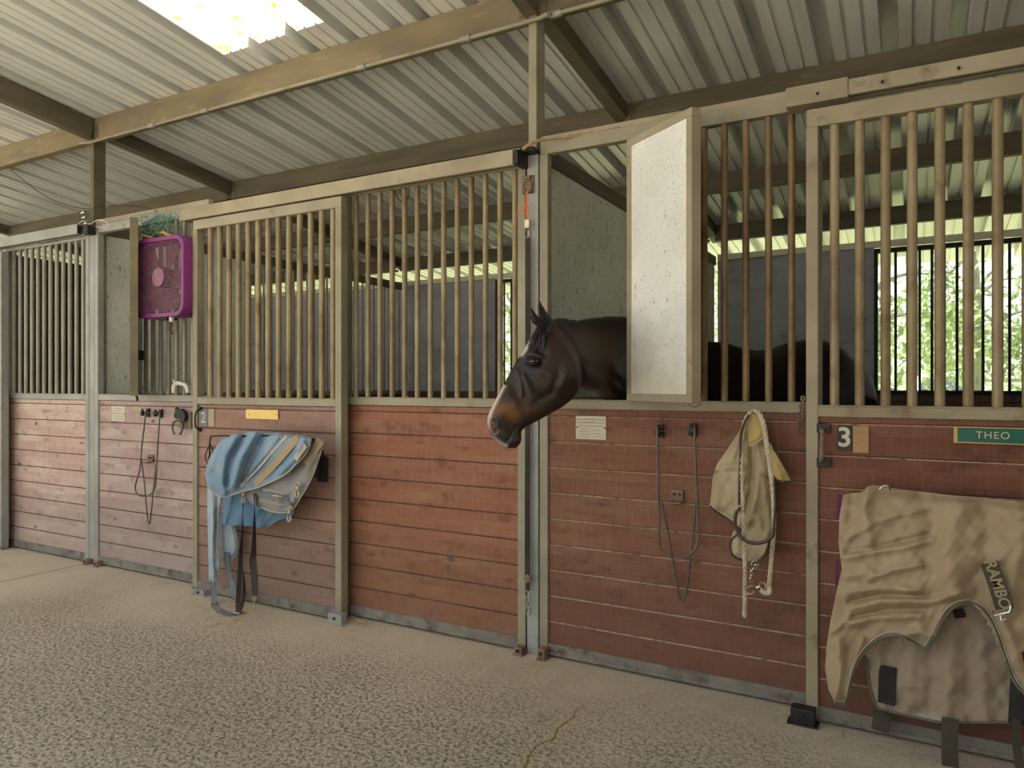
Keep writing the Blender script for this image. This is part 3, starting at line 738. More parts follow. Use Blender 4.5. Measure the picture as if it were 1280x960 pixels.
# legs with joints
D = Vector((.42, .907, 0)); L = Vector((D.y, -D.x, 0))
def leg(top, pts):
    P = []; rr = []
    for (dx, z, r) in pts: P.append(Vector((top[0], top[1], 0))+D*dx+Vector((0,0,z))); rr.append(r)
    Q = interp_rows([(p.x, p.y, p.z, r) for p, r in zip(P, rr)], 3)
    hb.tube([q[:3] for q in Q], [q[3] for q in Q], 14)
for s in (-1, 1):
    f = Vector((-1.04, 3.90, 0))+L*s*.14
    leg(f, [(.03,1.15,.13), (0,.95,.10), (-.01,.75,.062), (-.015,.50,.045), (-.02,.46,.047), (-.01,.38,.032), (0,.2,.030), (0,.14,.036), (-.03,.08,.032), (-.06,.045,.05), (-.075,.005,.06)])
    h = Vector((-.47, 5.03, 0))+L*s*.15
    leg(h, [(.0,1.25,.17), (-.06,1.05,.15), (-.08,.85,.11), (.02,.66,.06), (.11,.54,.05), (.10,.48,.045), (.08,.35,.034), (.06,.18,.032), (.05,.13,.038), (.02,.07,.034), (-.02,.04,.052), (-.035,.005,.06)])
# ears
def ear(base, tip, w, face, bend=.012):
    base = Vector(base); tip = Vector(tip); ax = tip-base; side = ax.cross(face).normalized(); f = ax.cross(side).normalized()
    R = []
    for t, k in ((-.15,.8), (0,1), (.2,1.08), (.45,.92), (.7,.66), (.88,.40), (1,.16)):
        c = base+ax*t + side*bend*math.sin(t*3.1)
        R.append([c+side*math.cos(a)*w*k + f*math.sin(a)*w*k*.55 for a in [2*math.pi*j/16 for j in range(16)]])
    hb.add(*loft(R))
ear(atd(690, 409, 3.03), atd(673, 373, 2.98), .024, VIEW)
ear(atd(677, 406, 3.13), atd(663, 382.5, 3.11), .022, VIEW)
tmp = hb.build('horse_tmp', mat('tmp', (.1,.1,.1)))
rm = tmp.modifiers.new('remesh', 'REMESH'); rm.mode = 'VOXEL'; rm.voxel_size = .0068
sm = tmp.modifiers.new('smooth', 'SMOOTH'); sm.factor = .5; sm.iterations = 7
bpy.context.view_layer.update()
dg = bpy.context.evaluated_depsgraph_get()
hm = bpy.data.meshes.new_from_object(tmp.evaluated_get(dg))
bpy.data.objects.remove(tmp)
N = len(hm.vertices); V = np.empty(N*3); hm.vertices.foreach_get('co', V); V = V.reshape(-1, 3)
Nn = np.empty(N*3); hm.vertices.foreach_get('normal', Nn); Nn = Nn.reshape(-1, 3)
def proj(V):
    d = V[:,0]*-S_ + V[:,1]*C_; r = V[:,0]*C_ + V[:,1]*S_
    return 640+F*r/d, 480-F*(V[:,2]-CAMZ)/d, d
PX_, PY_, DD = proj(V)
near = (Nn@np.array([S_, -C_, 0])) > -.1           # the cheek towards the aisle
def seg_d(px, py, pts):
    best = np.full(len(px), 1e9)
    for (ax, ay), (bx, by) in zip(pts[:-1], pts[1:]):
        dx, dy = bx-ax, by-ay; L2 = dx*dx+dy*dy+1e-9
        t = np.clip(((px-ax)*dx+(py-ay)*dy)/L2, 0, 1)
        best = np.minimum(best, np.hypot(px-ax-t*dx, py-ay-t*dy))
    return best
headm = (PX_ < 735) & (DD < 3.3)
def push(amp, pts, wd, side=1):
    # amp > 0 raises; mirrored on both cheeks because it only depends on the side view
    global V
    f = np.exp(-(seg_d(PX_, PY_, pts)/wd)**2)*headm
    lat = np.abs(Nn@np.array([-S_, C_, 0]))
    V = V + Nn*(amp*f*lat)[:,None]
push(-.013, [(662,452),(668,454),(673,453)], 4.5)              # eye socket
push(.012, [(659,445),(667,442.5),(676,447)], 3.0)
push(-.007, [(672,432),(680,442)], 5)               # brow
push(.008, [(655,470),(662,487),(668,498)], 3.5)               # facial crest
push(.006, [(676,462),(690,470)], 6)
push(-.006, [(640,480),(650,500),(655,512)], 6)                # hollow before the crest
push(.007, [(646,462),(652,480),(652,495)], 2.2)               # vein
push(-.020, [(616,527),(617,535)], 3.0)                        # nostril
push(.006, [(612,524),(613,538),(620,543),(622,533),(619,523)], 2.0)
push(-.009, [(631,556),(637,548),(643,538),(645,533)], 1.7)    # mouth
push(.007, [(640,552),(647,550)], 5)
push(.014, [(700,480),(712,468),(716,455)], 10)
push(-.008, [(672,500),(690,492),(698,470)], 5)
push(.006, [(645,505),(665,515),(690,508)], 5)                # round cheek
push(-.008, [(727,486),(730,470),(724,450),(716,438)], 4)      # groove behind the jaw
push(.006, [(700,425),(712,445)], 6)
necks = (PX_ > 722) & (PX_ < 790) & (DD < 3.75)
hm_ = headm; headm = necks
push(.012, [(735,470),(760,482),(772,500)], 5)                 # neck muscle above the windpipe
push(-.010, [(735,455),(760,466),(778,480)], 6)
headm = hm_
hm.vertices.foreach_set('co', V.ravel()); hm.update()
# coat colours and marks, with a reddish sheen and dark nostril hollow painted in
base = np.tile(np.array([.019,.0095,.0055]), (N,1))
def paint(col, f): 
    global base
    f = np.clip(f, 0, 1)[:,None]; base = base*(1-f)+np.array(col)*f
g_ = lambda pts, wd: np.exp(-(seg_d(PX_, PY_, pts)/wd)**2)
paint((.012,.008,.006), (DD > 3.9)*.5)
paint((.022,.013,.010), (V[:,2] < .6)*.9)
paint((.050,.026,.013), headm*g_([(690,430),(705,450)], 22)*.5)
paint((.010,.007,.006), (PX_ < 702)*(PY_ < 409)*(DD < 3.2)*.9)
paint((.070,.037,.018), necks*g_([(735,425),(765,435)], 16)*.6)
paint((.004,.003,.003), (PX_ > 694)*(DD < 3.95)*g_([(694,400),(722,403),(742,400),(780,400),(805,401)], 6)*1.1)
paint((.010,.007,.006), (PX_ > 700)*(DD < 3.9)*g_([(735,478),(760,500),(785,515)], 12)*.8)
paint((.020,.016,.015), headm*g_([(640,465),(655,455)], 16)*.7)
paint((.17,.075,.02), headm*g_([(621,512),(632,510),(643,517)], 9.5)*1.0)
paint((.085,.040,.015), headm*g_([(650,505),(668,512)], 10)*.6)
paint((.035,.028,.025), headm*g_([(625,545),(645,548)], 8)*.85)
edge = np.array([(609,536),(610,524),(614,512),(621,498),(630,481)])
blz = headm*g_([tuple(p) for p in edge], 2.6)
paint((.62,.54,.48), blz*1.25*(PY_ > 482)); paint((.5,.44,.40), headm*g_([(612,545),(622,552),(632,558)], 2.6)*.9)
paint((.55,.50,.46), headm*g_([(652,443),(658,435),(664,427)], 2.6)*1.1)
paint((.40,.17,.11), headm*g_([(615,528),(616,534)], 2.2)*1.1)
paint((.010,.006,.005), headm*g_([(618.5,526),(620,536)], 2.0)*1.2)
paint((.35,.30,.27), headm*g_([(614,522),(612,530),(614,540),(620,544),(624,538)], .9)*.8)
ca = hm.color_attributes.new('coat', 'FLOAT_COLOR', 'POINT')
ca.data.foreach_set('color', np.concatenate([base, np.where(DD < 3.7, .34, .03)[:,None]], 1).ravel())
hm.polygons.foreach_set('use_smooth', [True]*len(hm.polygons))
m_, t_, b_ = newmat('horse_coat'); at_ = _n(t_, 'ShaderNodeVertexColor', layer_name='coat')
nz = noise(t_, coords(t_, (1,1,1)), 9, 4); cc = mixc(t_, ramp(t_, nz, .35, .7, 0, .35), at_.outputs[0], (.020,.012,.009))
t_.links.new(cc, b_.inputs['Base Color']); b_.inputs['Roughness'].default_value = .42; t_.links.new(at_.outputs[1], b_.inputs['Specular IOR Level'])
bump(t_, b_, noise(t_, coords(t_, (1,1,1)), 260, 3), .08, .002)
hm.materials.clear(); hm.materials.append(m_)
horse = thing('horse', (-.8, 4.5, 0), 'dark bay horse with white blaze leaning its head out of the stall', 'horse')
ho = bpy.data.objects.new('body', hm); C.objects.link(ho); par(ho, horse)
# eye
EY = atd(667.5, 451.5, 2.931)
def ellipsoid(mb, c, a, b, d, n=16):
    c = Vector(c); R = []
    for i in range(n+1):
        ph = math.pi*i/n
        R.append([c+a*math.cos(ph)+(b*math.cos(q)+d*math.sin(q))*max(math.sin(ph), .01) for q in [2*math.pi*j/n for j in range(n)]])
    mb.add(*loft(R))
m = MB(); ellipsoid(m, EY+VIEW*.008, VIEW*-.015, Vector((C_, S_, 0))*.020, Vector((0,0,.0145)))
eye = m.build('eye', mat('horse_eye', (.09,.045,.022), (.05,.025,.012), None, 30, rough=.06, spec=1.0, bmp=0), horse, smooth=True)
m = MB(); ellipsoid(m, EY-VIEW*.0045, VIEW*-.003, Vector((C_, S_, 0))*.0085, Vector((0,0,.0055))); m.build('pupil', mat('pupil', (.004,.004,.005), None, None, 30, rough=.05, spec=1.0, bmp=0), horse, smooth=True)
m = MB(); HX = Vector((C_, S_, 0))
for s, yy in ((1, .012), (-1, -.012)):
    m.tube([EY-VIEW*(.010-.007*abs(k)**2)+HX*k*.021+Vector((0,0,yy*(1-.8*k*k)+.002*k)) for k in [-1,-.66,-.33,0,.33,.66,1]], [.002,.0034,.004,.0042,.004,.0034,.002], 8)
m.build('eyelid', mat('dark_lid', (.015,.010,.009), None, None, 20, rough=.35), horse, smooth=True)
# mane and forelock in strands
M['hair'] = mat('black_hair', (.012,.010,.010), (.030,.024,.021), None, 60, rough=.4, spec=.5, rand=False)
m = MB()
for i in range(240):
    u = random.random(); px = 690+u*118; crest = np.interp(px, [690,700,722,742,760,780,805], [403,400,403.5,400,398,398,400])
    t = np.interp(px, [690,722,742,760,780,805], [3.08,3.30,3.42,3.52,3.63,3.75])+.035
    a = atd(px, crest+1.5, t-.02); ln = random.uniform(.07,.2)
    b = a+VIEW*.05+Vector((0,0,.012)); c = b+VIEW*.03+HX*random.uniform(-.02,.04)+Vector((0,0,-ln*.5)); d = c+Vector((0,0,-ln*.5))
    m.tube(smooth_path([a, b, c, d], 3), [.005,.0055,.0055,.005,.005,.0045,.004,.003,.002,.001], 4)
m.build('mane', M['hair'], horse, smooth=True)
m = MB()
for i in range(120):
    px = random.uniform(674, 690); py = random.uniform(403, 409)
    a = atd(px, py, 3.00+random.uniform(0,.05)); L_ = random.uniform(.5, 1)
    ex = 664+random.uniform(-6, 16); b = atd(lerp(px, ex, .5)-1, py+13, 2.955+random.uniform(-.006,.01)); c = atd(ex, py+13+22*L_, 2.945+.03*(ex < 662))
    m.tube(smooth_path([a, b, c], 4), [.0016,.0018,.0018,.0016,.0015,.0013,.001,.0008,.0004], 4)
m.build('forelock', M['hair'], horse, smooth=True)
m = MB()
for i in range(60):
    a = Vector((-.33, 5.37, 1.33))+L*random.uniform(-.02,.02); q = L*random.uniform(-.05,.05)+D*random.uniform(.03,.1)
    m.tube(smooth_path([a, a+D*.06+Vector((0,0,-.1)), a+q+Vector((0,0,-.5)), a+q+Vector((0,0,-.95))], 3), [.008]*9+[.002], 4)
m.build('tail', M['hair'], horse, smooth=True)

# ================================================================== CLOTH
def resample(pts, n):
    P = np.array(pts, float); d = np.r_[0, np.cumsum(np.hypot(*(P[1:]-P[:-1]).T))]
    s = np.linspace(0, d[-1], n); return np.stack([np.interp(s, d, P[:,0]), np.interp(s, d, P[:,1])], 1)
def wrinkle(px, py):
    wr_ = 0
    for (fx_, fy_, ph_, am) in ((.11,.05,1.,.0030),(.05,.13,2.2,.0030),(.21,.17,.4,.0020),(-.16,.23,3.1,.0018),(.33,-.21,5.,.0012),(.45,.30,2.,.0008)):
        wr_ = wr_ + am*np.sin(px*fx_+py*fy_+ph_+1.7*np.sin(px*.031+py*.043+ph_))
    return wr_
def cloth(name, top, bottom, left, right, depth, mt, parent=None, nu=110, nv=110, ridges=(), thick=.004, roll=0, sm=2):
    T = resample(top, nu); B = resample(bottom, nu); Lf = resample(left, nv); Rt = resample(right, nv)
    u = np.linspace(0, 1, nu)[None,:,None]; v = np.linspace(0, 1, nv)[:,None,None]
    P = (1-v)*T[None]+v*B[None]+(1-u)*Lf[:,None]+u*Rt[:,None]-((1-u)*(1-v)*T[0]+u*(1-v)*T[-1]+(1-u)*v*B[0]+u*v*B[-1])
    px = P[...,0].ravel(); py = P[...,1].ravel()
    y = depth(px, py)
    for (pts, amp, wd) in ridges: y = y - amp*np.exp(-(seg_d(px, py, pts)/wd)**2)
    wr_ = wrinkle(px, py)
    y = y + wr_
    if roll:
        vv = (v*np.ones((nv, nu, 1))).ravel(); y = y + roll*np.exp(-(vv/.045)**2)
    W3 = at_np(px, py, y).reshape(-1, 3)
    fs = [(i*nu+j, i*nu+j+1, (i+1)*nu+j+1, (i+1)*nu+j) for i in range(nv-1) for j in range(nu-1)]
    me = bpy.data.meshes.new(name); me.from_pydata(W3.tolist(), [], fs); me.update(); me.materials.append(mt)
    me.polygons.foreach_set('use_smooth', [True]*len(me.polygons))
    o = bpy.data.objects.new(name, me); C.objects.link(o)
    if sm:
        q = o.modifiers.new('s', 'SMOOTH'); q.iterations = sm; q.factor = .5
    q = o.modifiers.new('solid', 'SOLIDIFY'); q.thickness = thick; q.offset = 1
    if parent is not None: par(o, parent)
    return o
def gau(px, py, cx, cy, sx, sy, a): return a*np.exp(-((px-cx)/sx)**2-((py-cy)/sy)**2)
def band_on(depth, pts, w, name, mt, parent, off=.006, th=.003, k=6, wl=None):
    P = smooth_path([(a, b, 0) for a, b in pts], k)
    px = np.array([p.x for p in P]); py = np.array([p.y for p in P]); y = depth(px, py)-off
    m = MB(); Q = [Vector(q) for q in at_np(px, py, y)]
    sd_ = []
    for i in range(len(Q)):
        d = (Q[min(i+1, len(Q)-1)]-Q[max(i-1, 0)]).normalized(); sd_.append(d.cross(Vector((0,1,0))))
    m.strap(Q, w, th, side=sd_); return m.build(name, mt, parent)
def tube_on(depth, pts, r, name, mt, parent, off=.004, k=5, ridges=()):
    P = smooth_path([(a, b, 0) for a, b in pts], k)
    px = np.array([p.x for p in P]); py = np.array([p.y for p in P]); y = depth(px, py)-off
    for (pp, amp, wd) in ridges: y = y - amp*np.exp(-(seg_d(px, py, pp)/wd)**2)
    m = MB(); m.tube([Vector(q) for q in at_np(px, py, y)], r, 6); return m.build(name, mt, parent, smooth=True)
def rod(name, pts, y, r, mt, parent, k=6, closed=False):
    yy = y if isinstance(y, (list, tuple)) else [y]*len(pts)
    m = MB(); m.tube(smooth_path([at(a, b, q) for (a, b), q in zip(pts, yy)], k, closed), r, 8, closed=closed); return m.build(name, mt, parent, smooth=True)

# ---- blue turnout rug on the rack of door 2
def rack_bar(x_px0, x_px1, py, y, parent_loc, label, mt):
    th = thing('blanket_rack', parent_loc, label, 'blanket rack')
    return th
M['blue'] = fabric_mat('dusty_blue_canvas', (.18,.29,.40), (.26,.36,.45), (.38,.38,.34), thr=(.52,.72), bmp=.35)
M['blue_dark'] = fabric_mat('deep_blue_canvas', (.11,.21,.31), (.16,.26,.35), (.24,.28,.3), bmp=.4)
M['blue_grey'] = fabric_mat('pale_blue_canvas', (.34,.42,.48), (.42,.47,.50), (.27,.34,.42), bmp=.3)
M['grey_lining'] = fabric_mat('grey_lining', (.27,.27,.27), (.34,.33,.31), (.38,.33,.25), bmp=.4)
M['tan_trim'] = fabric_mat('tan_trim', (.42,.31,.19), (.36,.27,.17), (.5,.42,.3))
M['pale_trim'] = fabric_mat('pale_trim', (.50,.45,.36), (.40,.35,.27), None)
r2 = thing('blanket_rack', at(330, 560, 3.08), 'black wire rack arm on door 2 holding the blue blanket', 'blanket rack')
rod('arm', [(263,590),(262,570),(263,549),(268,545),(300,545),(345,545),(392,549)], [3.09,2.98,2.90,2.89,2.89,2.89,2.92], .005, M['dark_iron'], r2)
rod('arm', [(392,549),(401,560),(405,572)], [2.92,3.02,3.085], .005, M['dark_iron'], r2)
rod('hoop', [(263,556),(257,568),(258,576),(263,584),(268,578),(266,566)], [2.97,3.0,3.03,3.06,3.03,2.99], .0035, M['dark_iron'], r2, closed=True)
rod('hoop', [(264,566),(261,572),(263,580),(267,574)], [3.02,3.03,3.04,3.03], .003, M['dark_iron'], r2, closed=True)
m = MB(); a = at(403, 586, 3.095); m.box(a.x-.035, a.x+.035, 3.088, 3.10, a.z-.075, a.z+.075); m.build('mount_plate', M['dark_iron'], r2, bevel=.002)
for q in range(4): rod('hoop', [(396+q*2.2,574),(400+q*2.2,580),(400+q*2.2,592),(396+q*2.2,597),(393+q*2.2,588)], [3.03,3.06,3.07,3.06,3.03], .003, M['dark_iron'], r2, closed=True)

rug = thing('horse_blanket', at(320, 620, 2.9), 'folded blue canvas horse blanket with tan stripes on stall door 2', 'blanket')
dC = lambda x, y: 2.985 - gau(x, y, 310, 640, 40, 30, .03)
cloth('lower_fold', [(274,612),(300,612),(330,618),(364,626)], [(277,655),(288,657),(305,657),(322,660),(335,659),(345,652),(356,648),(360,655)], [(274,612),(279,630),(277,655)], [(364,626),(368,640),(360,655)], dC, M['blue_dark'], rug, 70, 50,
      ridges=[([(290,615),(284,640),(280,655)], .02, 4), ([(312,615),(300,640),(296,657)], .018, 5), ([(335,622),(318,645),(312,658)], .02, 5), ([(352,630),(335,645),(325,660)], .018, 5)])
dD = lambda x, y: 2.975 - gau(x, y, 266, 680, 7, 60, .035)
cloth('tail_flap', [(259,606),(268,606),(279,608)], [(261,726),(266,729),(271,726)], [(259,606),(259,640),(260,680),(261,726)], [(279,608),(276,630),(273,655),(273,690),(274,710),(271,726)], dD, M['blue_grey'], rug, 36, 90,
      ridges=[([(264,615),(266,650),(264,690),(267,720)], .016, 3), ([(272,612),(271,640),(270,690)], -.010, 2)])
tube_on(dD, [(278,612),(275,632),(273,655),(273,690),(274,710),(270,727)], .004, 'tail_binding', M['grey_lining'], rug, off=.008)
dE = lambda x, y: 3.03 - gau(x, y, 285, 670, 8, 60, .015)
cloth('inner_flap', [(272,640),(290,640)], [(277,702),(283,704),(288,700),(294,690)], [(272,640),(275,670),(277,702)], [(290,640),(293,665),(294,690)], dE, M['blue_grey'], rug, 30, 50, ridges=[([(281,645),(283,700)], .012, 3)])
band_on(dE, [(291,656),(294,668),(296,684),(293,694),(286,700)], .028, 'leg_strap', M['grey_strap'], rug, off=.01)
band_on(dE, [(283,690),(285,712),(291,734),(297,752)], .045, 'leg_strap', M['grey_strap'], rug, off=.016)
band_on(dD, [(266,724),(267,742),(268,754)], .045, 'leg_strap', M['grey_strap'], rug, off=.0)
fl = lambda px, py: Vector((at(px, py, 3).x, 3, 0))
def floor_pt(px, py, z=.006):
    t = F*(CAMZ-z)/(py-480); r = (px-640)/F; return Vector((t*(-S_+r*C_), t*(C_+r*S_), z))
m = MB(); m.strap(smooth_path([at(268,754,2.97), at(271,760,2.93), floor_pt(278,765), floor_pt(287,768), floor_pt(296,767)], 5), .042, .004, side=(.3,-1,0)); m.build('strap_end', M['grey_strap'], rug)
m = MB(); a = floor_pt(298,766,.004); m.box(a.x-.03, a.x+.03, a.y-.02, a.y+.02, .003, .012); m.build('strap_buckle', M['chrome'], rug, bevel=.003)
dB = lambda x, y: 2.93 + .0011*np.clip(x-385, 0, 40) - gau(x, y, 350, 620, 30, 25, .02)
rB = [([(398,556),(385,590),(365,625)], .02, 4), ([(330,612),(355,618),(375,606)], .016, 4), ([(325,626),(350,632),(366,628)], .014, 4), ([(392,580),(372,612)], -.012, 3)]
cloth('side_fold', [(300,600),(340,570),(375,548),(405,549)], [(312,628),(325,635),(342,640),(355,640),(362,639)], [(300,600),(305,615),(312,628)], [(405,549),(401,565),(395,584),(387,603),(377,620),(362,639)], dB, M['grey_lining'], rug, 70, 70, ridges=rB)
band_on(dB, [(401,550),(393,562),(382,580)], .055, 'tan_edge', M['tan_trim'], rug, off=.014)
tube_on(dB, [(405,550),(401,565),(395,584),(387,603),(377,620),(363,639),(343,640),(325,634)], .0035, 'binding', M['pale_trim'], rug, off=.004, ridges=rB)
dA = lambda x, y: 2.885 - gau(x, y, 285, 585, 26, 30, .055) - gau(x, y, 345, 565, 40, 25, .03)
rA = [([(296,543),(280,570),(276,600),(280,616)], .030, 5), ([(318,541),(300,575),(292,606)], .034, 6), ([(272,560),(262,590),(265,608)], .015, 5), ([(350,542),(330,570),(310,592)], .016, 4),
      ([(306,545),(289,575),(284,605)], -.020, 4), ([(332,541),(314,575),(304,600)], -.018, 4), ([(380,548),(372,570),(352,590)], .014, 4)]
rA = [(p, a_*1.3, w_) for (p, a_, w_) in rA]
topA = [(272,556),(279,546),(290,543),(304,541),(318,539),(332,541),(347,541),(360,543),(376,544),(390,547)]
botA = [(259,606),(263,612),(270,618),(280,621),(292,618),(304,614),(320,610),(340,602),(358,592),(370,580)]
leftA = [(272,556),(264,568),(259,580),(256,592),(259,606)]; rightA = [(390,547),(387,558),(380,570),(370,580)]
cloth('upper_fold', topA, botA, leftA, rightA, dA, M['blue'], rug, 130, 90, ridges=rA, roll=.035, thick=.006)
def rdepth(d, R):
    def f(x, y):
        q = d(x, y)+wrinkle(x, y)
        for (pp, amp, wd) in R: q = q-amp*np.exp(-(seg_d(x, y, pp)/wd)**2)
        return q
    return f
band_on(rdepth(dA, rA), [(301,608),(318,590),(336,570),(352,552),(359,545)], .018, 'pale_stripe', M['pale_trim'], rug, off=.0035)
band_on(rdepth(dA, rA), [(318,605),(335,589),(352,570),(366,554),(373,547)], .045, 'tan_stripe', M['tan_trim'], rug, off=.0035)
tube_on(rdepth(dA, rA), [(261,610),(270,618),(280,621),(292,618),(304,614),(320,610),(340,602),(358,592),(370,580),(381,569),(388,556)], .005, 'hem', M['pale_trim'], rug, off=.002)
band_on(dA, [(369,574),(379,560),(382,556)], .035, 'label_patch', M['pale_trim'], rug, off=.016)
band_on(dB, [(322,617),(335,619),(348,622),(360,624)], .028, 'chest_strap', M['grey_strap'], rug, off=.022)
def clip(parent, px, py, y, s=1., mt=None, ang=0):
    c = at(px, py, y); m = MB(); q = Matrix.Rotation(ang, 3, 'Y')
    def P(a, b): return c+q@Vector((a*s, 0, b*s))
    m.tube([P(math.cos(k)*.012, .022+math.sin(k)*.010) for k in [i*.5236 for i in range(12)]], .0028*s, 6, closed=True)
    m.tube([P(0,.014), P(0,.002)], .006*s, 8)
    m.tube(smooth_path([P(-.004,.002), P(-.010,-.014), P(-.006,-.032), P(.006,-.034), P(.011,-.020), P(.006,-.010)], 4), .0034*s, 6)
    return m.build('snap_hook', mt or M['brass'], parent, smooth=True)
clip(rug, 304, 620, 2.90, 1.1); clip(rug, 372, 612, 2.88, 1.25, ang=.15); clip(rug, 362, 642, 2.88, 1.25, ang=.1)
rod('strap_loop', [(360,624),(364,632),(363,640)], 2.89, .004, M['grey_strap'], rug)
m = MB(); c = at(347, 624, 2.87); m.tube([c+Vector((a,0,b)) for a, b in ((-.035,-.018),(.035,-.018),(.035,.018),(-.035,.018))], .0035, 6, closed=True); m.tube([c+Vector((0,-.002,-.018)), c+Vector((0,-.002,.018))], .003, 6); m.build('buckle', M['brass'], rug, smooth=True)
def hang_strap(px0, pts, w, y, name='surcingle_strap'):
    m = MB(); P = smooth_path([at(a, b, y) for a, b in pts], 8); n = len(P)
    sides = [(math.cos(.5+2.6*i/n), -math.sin(.5+2.6*i/n)*.9, 0) for i in range(n)]
    m.strap(P, w, .003, side=sides); m.build(name, M['brown_strap'], rug)
hang_strap(0, [(304,628),(303,660),(301,690),(300,715),(298,745),(297,765)], .028, 2.90)
hang_strap(0, [(303,706),(305,730),(304,750),(299,766)], .022, 2.89)
hang_strap(0, [(318,617),(318,650),(317,690),(316,700),(318,722),(319,745)], .040, 2.90)
clip(rug, 318.5, 752, 2.90, 1.0)

# ---- tan rug on door 3
M['tan'] = fabric_mat('tan_cotton_rug', (.44,.34,.22), (.37,.28,.175), (.50,.42,.31), thr=(.58,.8), weave=420, bmp=.35, scale=3.5)
M['tan_in'] = fabric_mat('tan_rug_lining', (.40,.32,.235), (.33,.26,.18), (.46,.41,.33), weave=420, bmp=.35)
M['green_bind'] = fabric_mat('grey_green_binding', (.12,.13,.09), (.20,.20,.14), None)
M['purple_bind'] = fabric_mat('purple_binding', (.20,.04,.13), (.13,.03,.09), None)
r3 = thing('blanket_rack', at(1160, 612, 3.08), 'wire blanket rack on stall door 3, mostly under the tan blanket', 'blanket rack')
rod('arm', [(1048,625),(1062,622),(1085,620),(1150,626),(1240,636),(1360,646)], [3.085,3.03,2.99,2.99,2.99,2.99], .006, M['chrome'], r3)
rod('hook', [(1100,612),(1104,608),(1110,608),(1112,613)], 2.93, .005, M['chrome'], r3)
rug3 = thing('horse_blanket', at(1160, 780, 2.9), 'large tan cotton horse blanket with green edging on stall door 3', 'blanket')
dU = lambda x, y: 3.02 - gau(x, y, 1180, 840, 70, 60, .03)
rU = [([(1100,810),(1097,850),(1104,885)], .018, 6), ([(1190,780),(1187,850),(1183,900)], .020, 9), ([(1140,800),(1136,880)], .012, 7), ([(1225,760),(1232,900)], .014, 9), ([(1165,800),(1163,890)], -.012, 7),
      ([(1210,800),(1212,900)], -.012, 8), ([(1120,858),(1200,862),(1265,862)], .004, 2)]
cloth('inner_layer', [(1076,808),(1110,785),(1160,770),(1230,745),(1300,770),(1400,800)], [(1097,884),(1112,889),(1150,898),(1180,903),(1220,903),(1265,903),(1320,908),(1400,915)],
      [(1076,808),(1083,822),(1085,840),(1088,862),(1097,884)], [(1400,800),(1400,915)], dU, M['tan_in'], rug3, 120, 60, ridges=rU)
tube_on(rdepth(dU, rU), [(1083,822),(1085,840),(1088,862),(1097,884),(1112,889),(1150,898),(1180,903),(1220,903),(1265,903),(1320,908)], .005, 'inner_binding', M['green_bind'], rug3, off=.002)
dM = lambda x, y: 2.915 - gau(x, y, 1150, 720, 90, 60, .03) - gau(x, y, 1045, 850, 14, 40, .05) - gau(x, y, 1250, 690, 60, 60, .03) + .0004*np.clip(700-y, 0, 90)
rM = [([(1052,697),(1090,690),(1130,684),(1165,675)], .016, 5), ([(1060,690),(1100,684),(1160,668)], -.012, 3.5),
      ([(1060,672),(1100,650),(1160,634)], .012, 5), ([(1085,725),(1115,712),(1150,706)], .016, 5), ([(1060,720),(1090,716)], .012, 5), ([(1058,742),(1095,735),(1150,738)], .015, 5),
      ([(1062,762),(1100,752),(1165,752),(1200,742)], .016, 5), ([(1062,780),(1100,772),(1150,770)], .013, 5), ([(1062,752),(1100,744),(1160,745)], -.012, 3), ([(1065,772),(1110,762),(1160,762)], -.012, 3),
      ([(1048,800),(1052,840),(1044,872)], .018, 6), ([(1078,800),(1066,830),(1058,868)], .020, 5), ([(1040,790),(1062,770)], .012, 5), ([(1085,607),(1080,640),(1088,680)], .020, 8), ([(1068,612),(1062,650)], -.012, 6),
      ([(1205,612),(1192,660),(1185,700),(1192,740)], .028, 16), ([(1150,615),(1165,660),(1160,700)], -.015, 12), ([(1235,640),(1232,690),(1220,745)], -.015, 12), ([(1270,625),(1278,680),(1262,740)], .02, 10),
      ([(1120,795),(1150,790),(1166,796)], .018, 6), ([(1255,780),(1275,830)], .02, 8), ([(1180,760),(1168,790)], .014, 5), ([(1135,800),(1150,808)], -.012, 4), ([(1290,640),(1320,720),(1330,850)], .03, 16), ([(1350,640),(1370,850)], .03, 16)]
rM = [(p, a_*1.35, w_) for (p, a_, w_) in rM]
topM = [(1054,618),(1066,616),(1078,615),(1084,608),(1092,606),(1106,608),(1120,611),(1150,614),(1200,620),(1245,624),(1280,627),(1340,634),(1400,642)]
botM = [(1055,882),(1060,872),(1064,850),(1071,828),(1083,812),(1099,799),(1115,794),(1130,796),(1145,804),(1156,810),(1164,803),(1174,782),(1187,763),(1204,754),(1222,757),(1235,770),(1247,795),(1259,830),(1268,852),(1280,866),(1300,884),(1340,900),(1400,912)]
leftM = [(1054,618),(1049,645),(1048,680),(1052,712),(1045,742),(1038,775),(1033,808),(1031,835),(1035,862),(1042,877),(1055,882)]
cloth('outer_layer', topM, botM, leftM, [(1400,642),(1400,912)], dM, M['tan'], rug3, 260, 200, ridges=rM, roll=.045, thick=.006, sm=3)
dMr = rdepth(dM, rM)
tube_on(dMr, [(1043,878),(1055,881),(1060,872),(1064,850),(1071,828),(1083,812),(1099,799),(1115,794),(1130,796),(1145,804),(1156,810),(1164,803),(1174,782),(1187,763),(1204,754),(1222,757),(1235,770),(1247,795),(1259,830),(1268,852),(1280,866),(1300,884),(1340,900),(1400,912)], .0055, 'outer_binding', M['green_bind'], rug3, off=.001)
tube_on(dMr, [(1047,876),(1056,876),(1059,862),(1063,845),(1070,824),(1082,808),(1098,795),(1115,790),(1130,792),(1146,800),(1156,805),(1162,798),(1171,779),(1185,759),(1203,750),(1223,753),(1238,768),(1250,793),(1262,828),(1271,850),(1282,862)], .0022, 'piping', M['pale_trim'], rug3, off=.004)
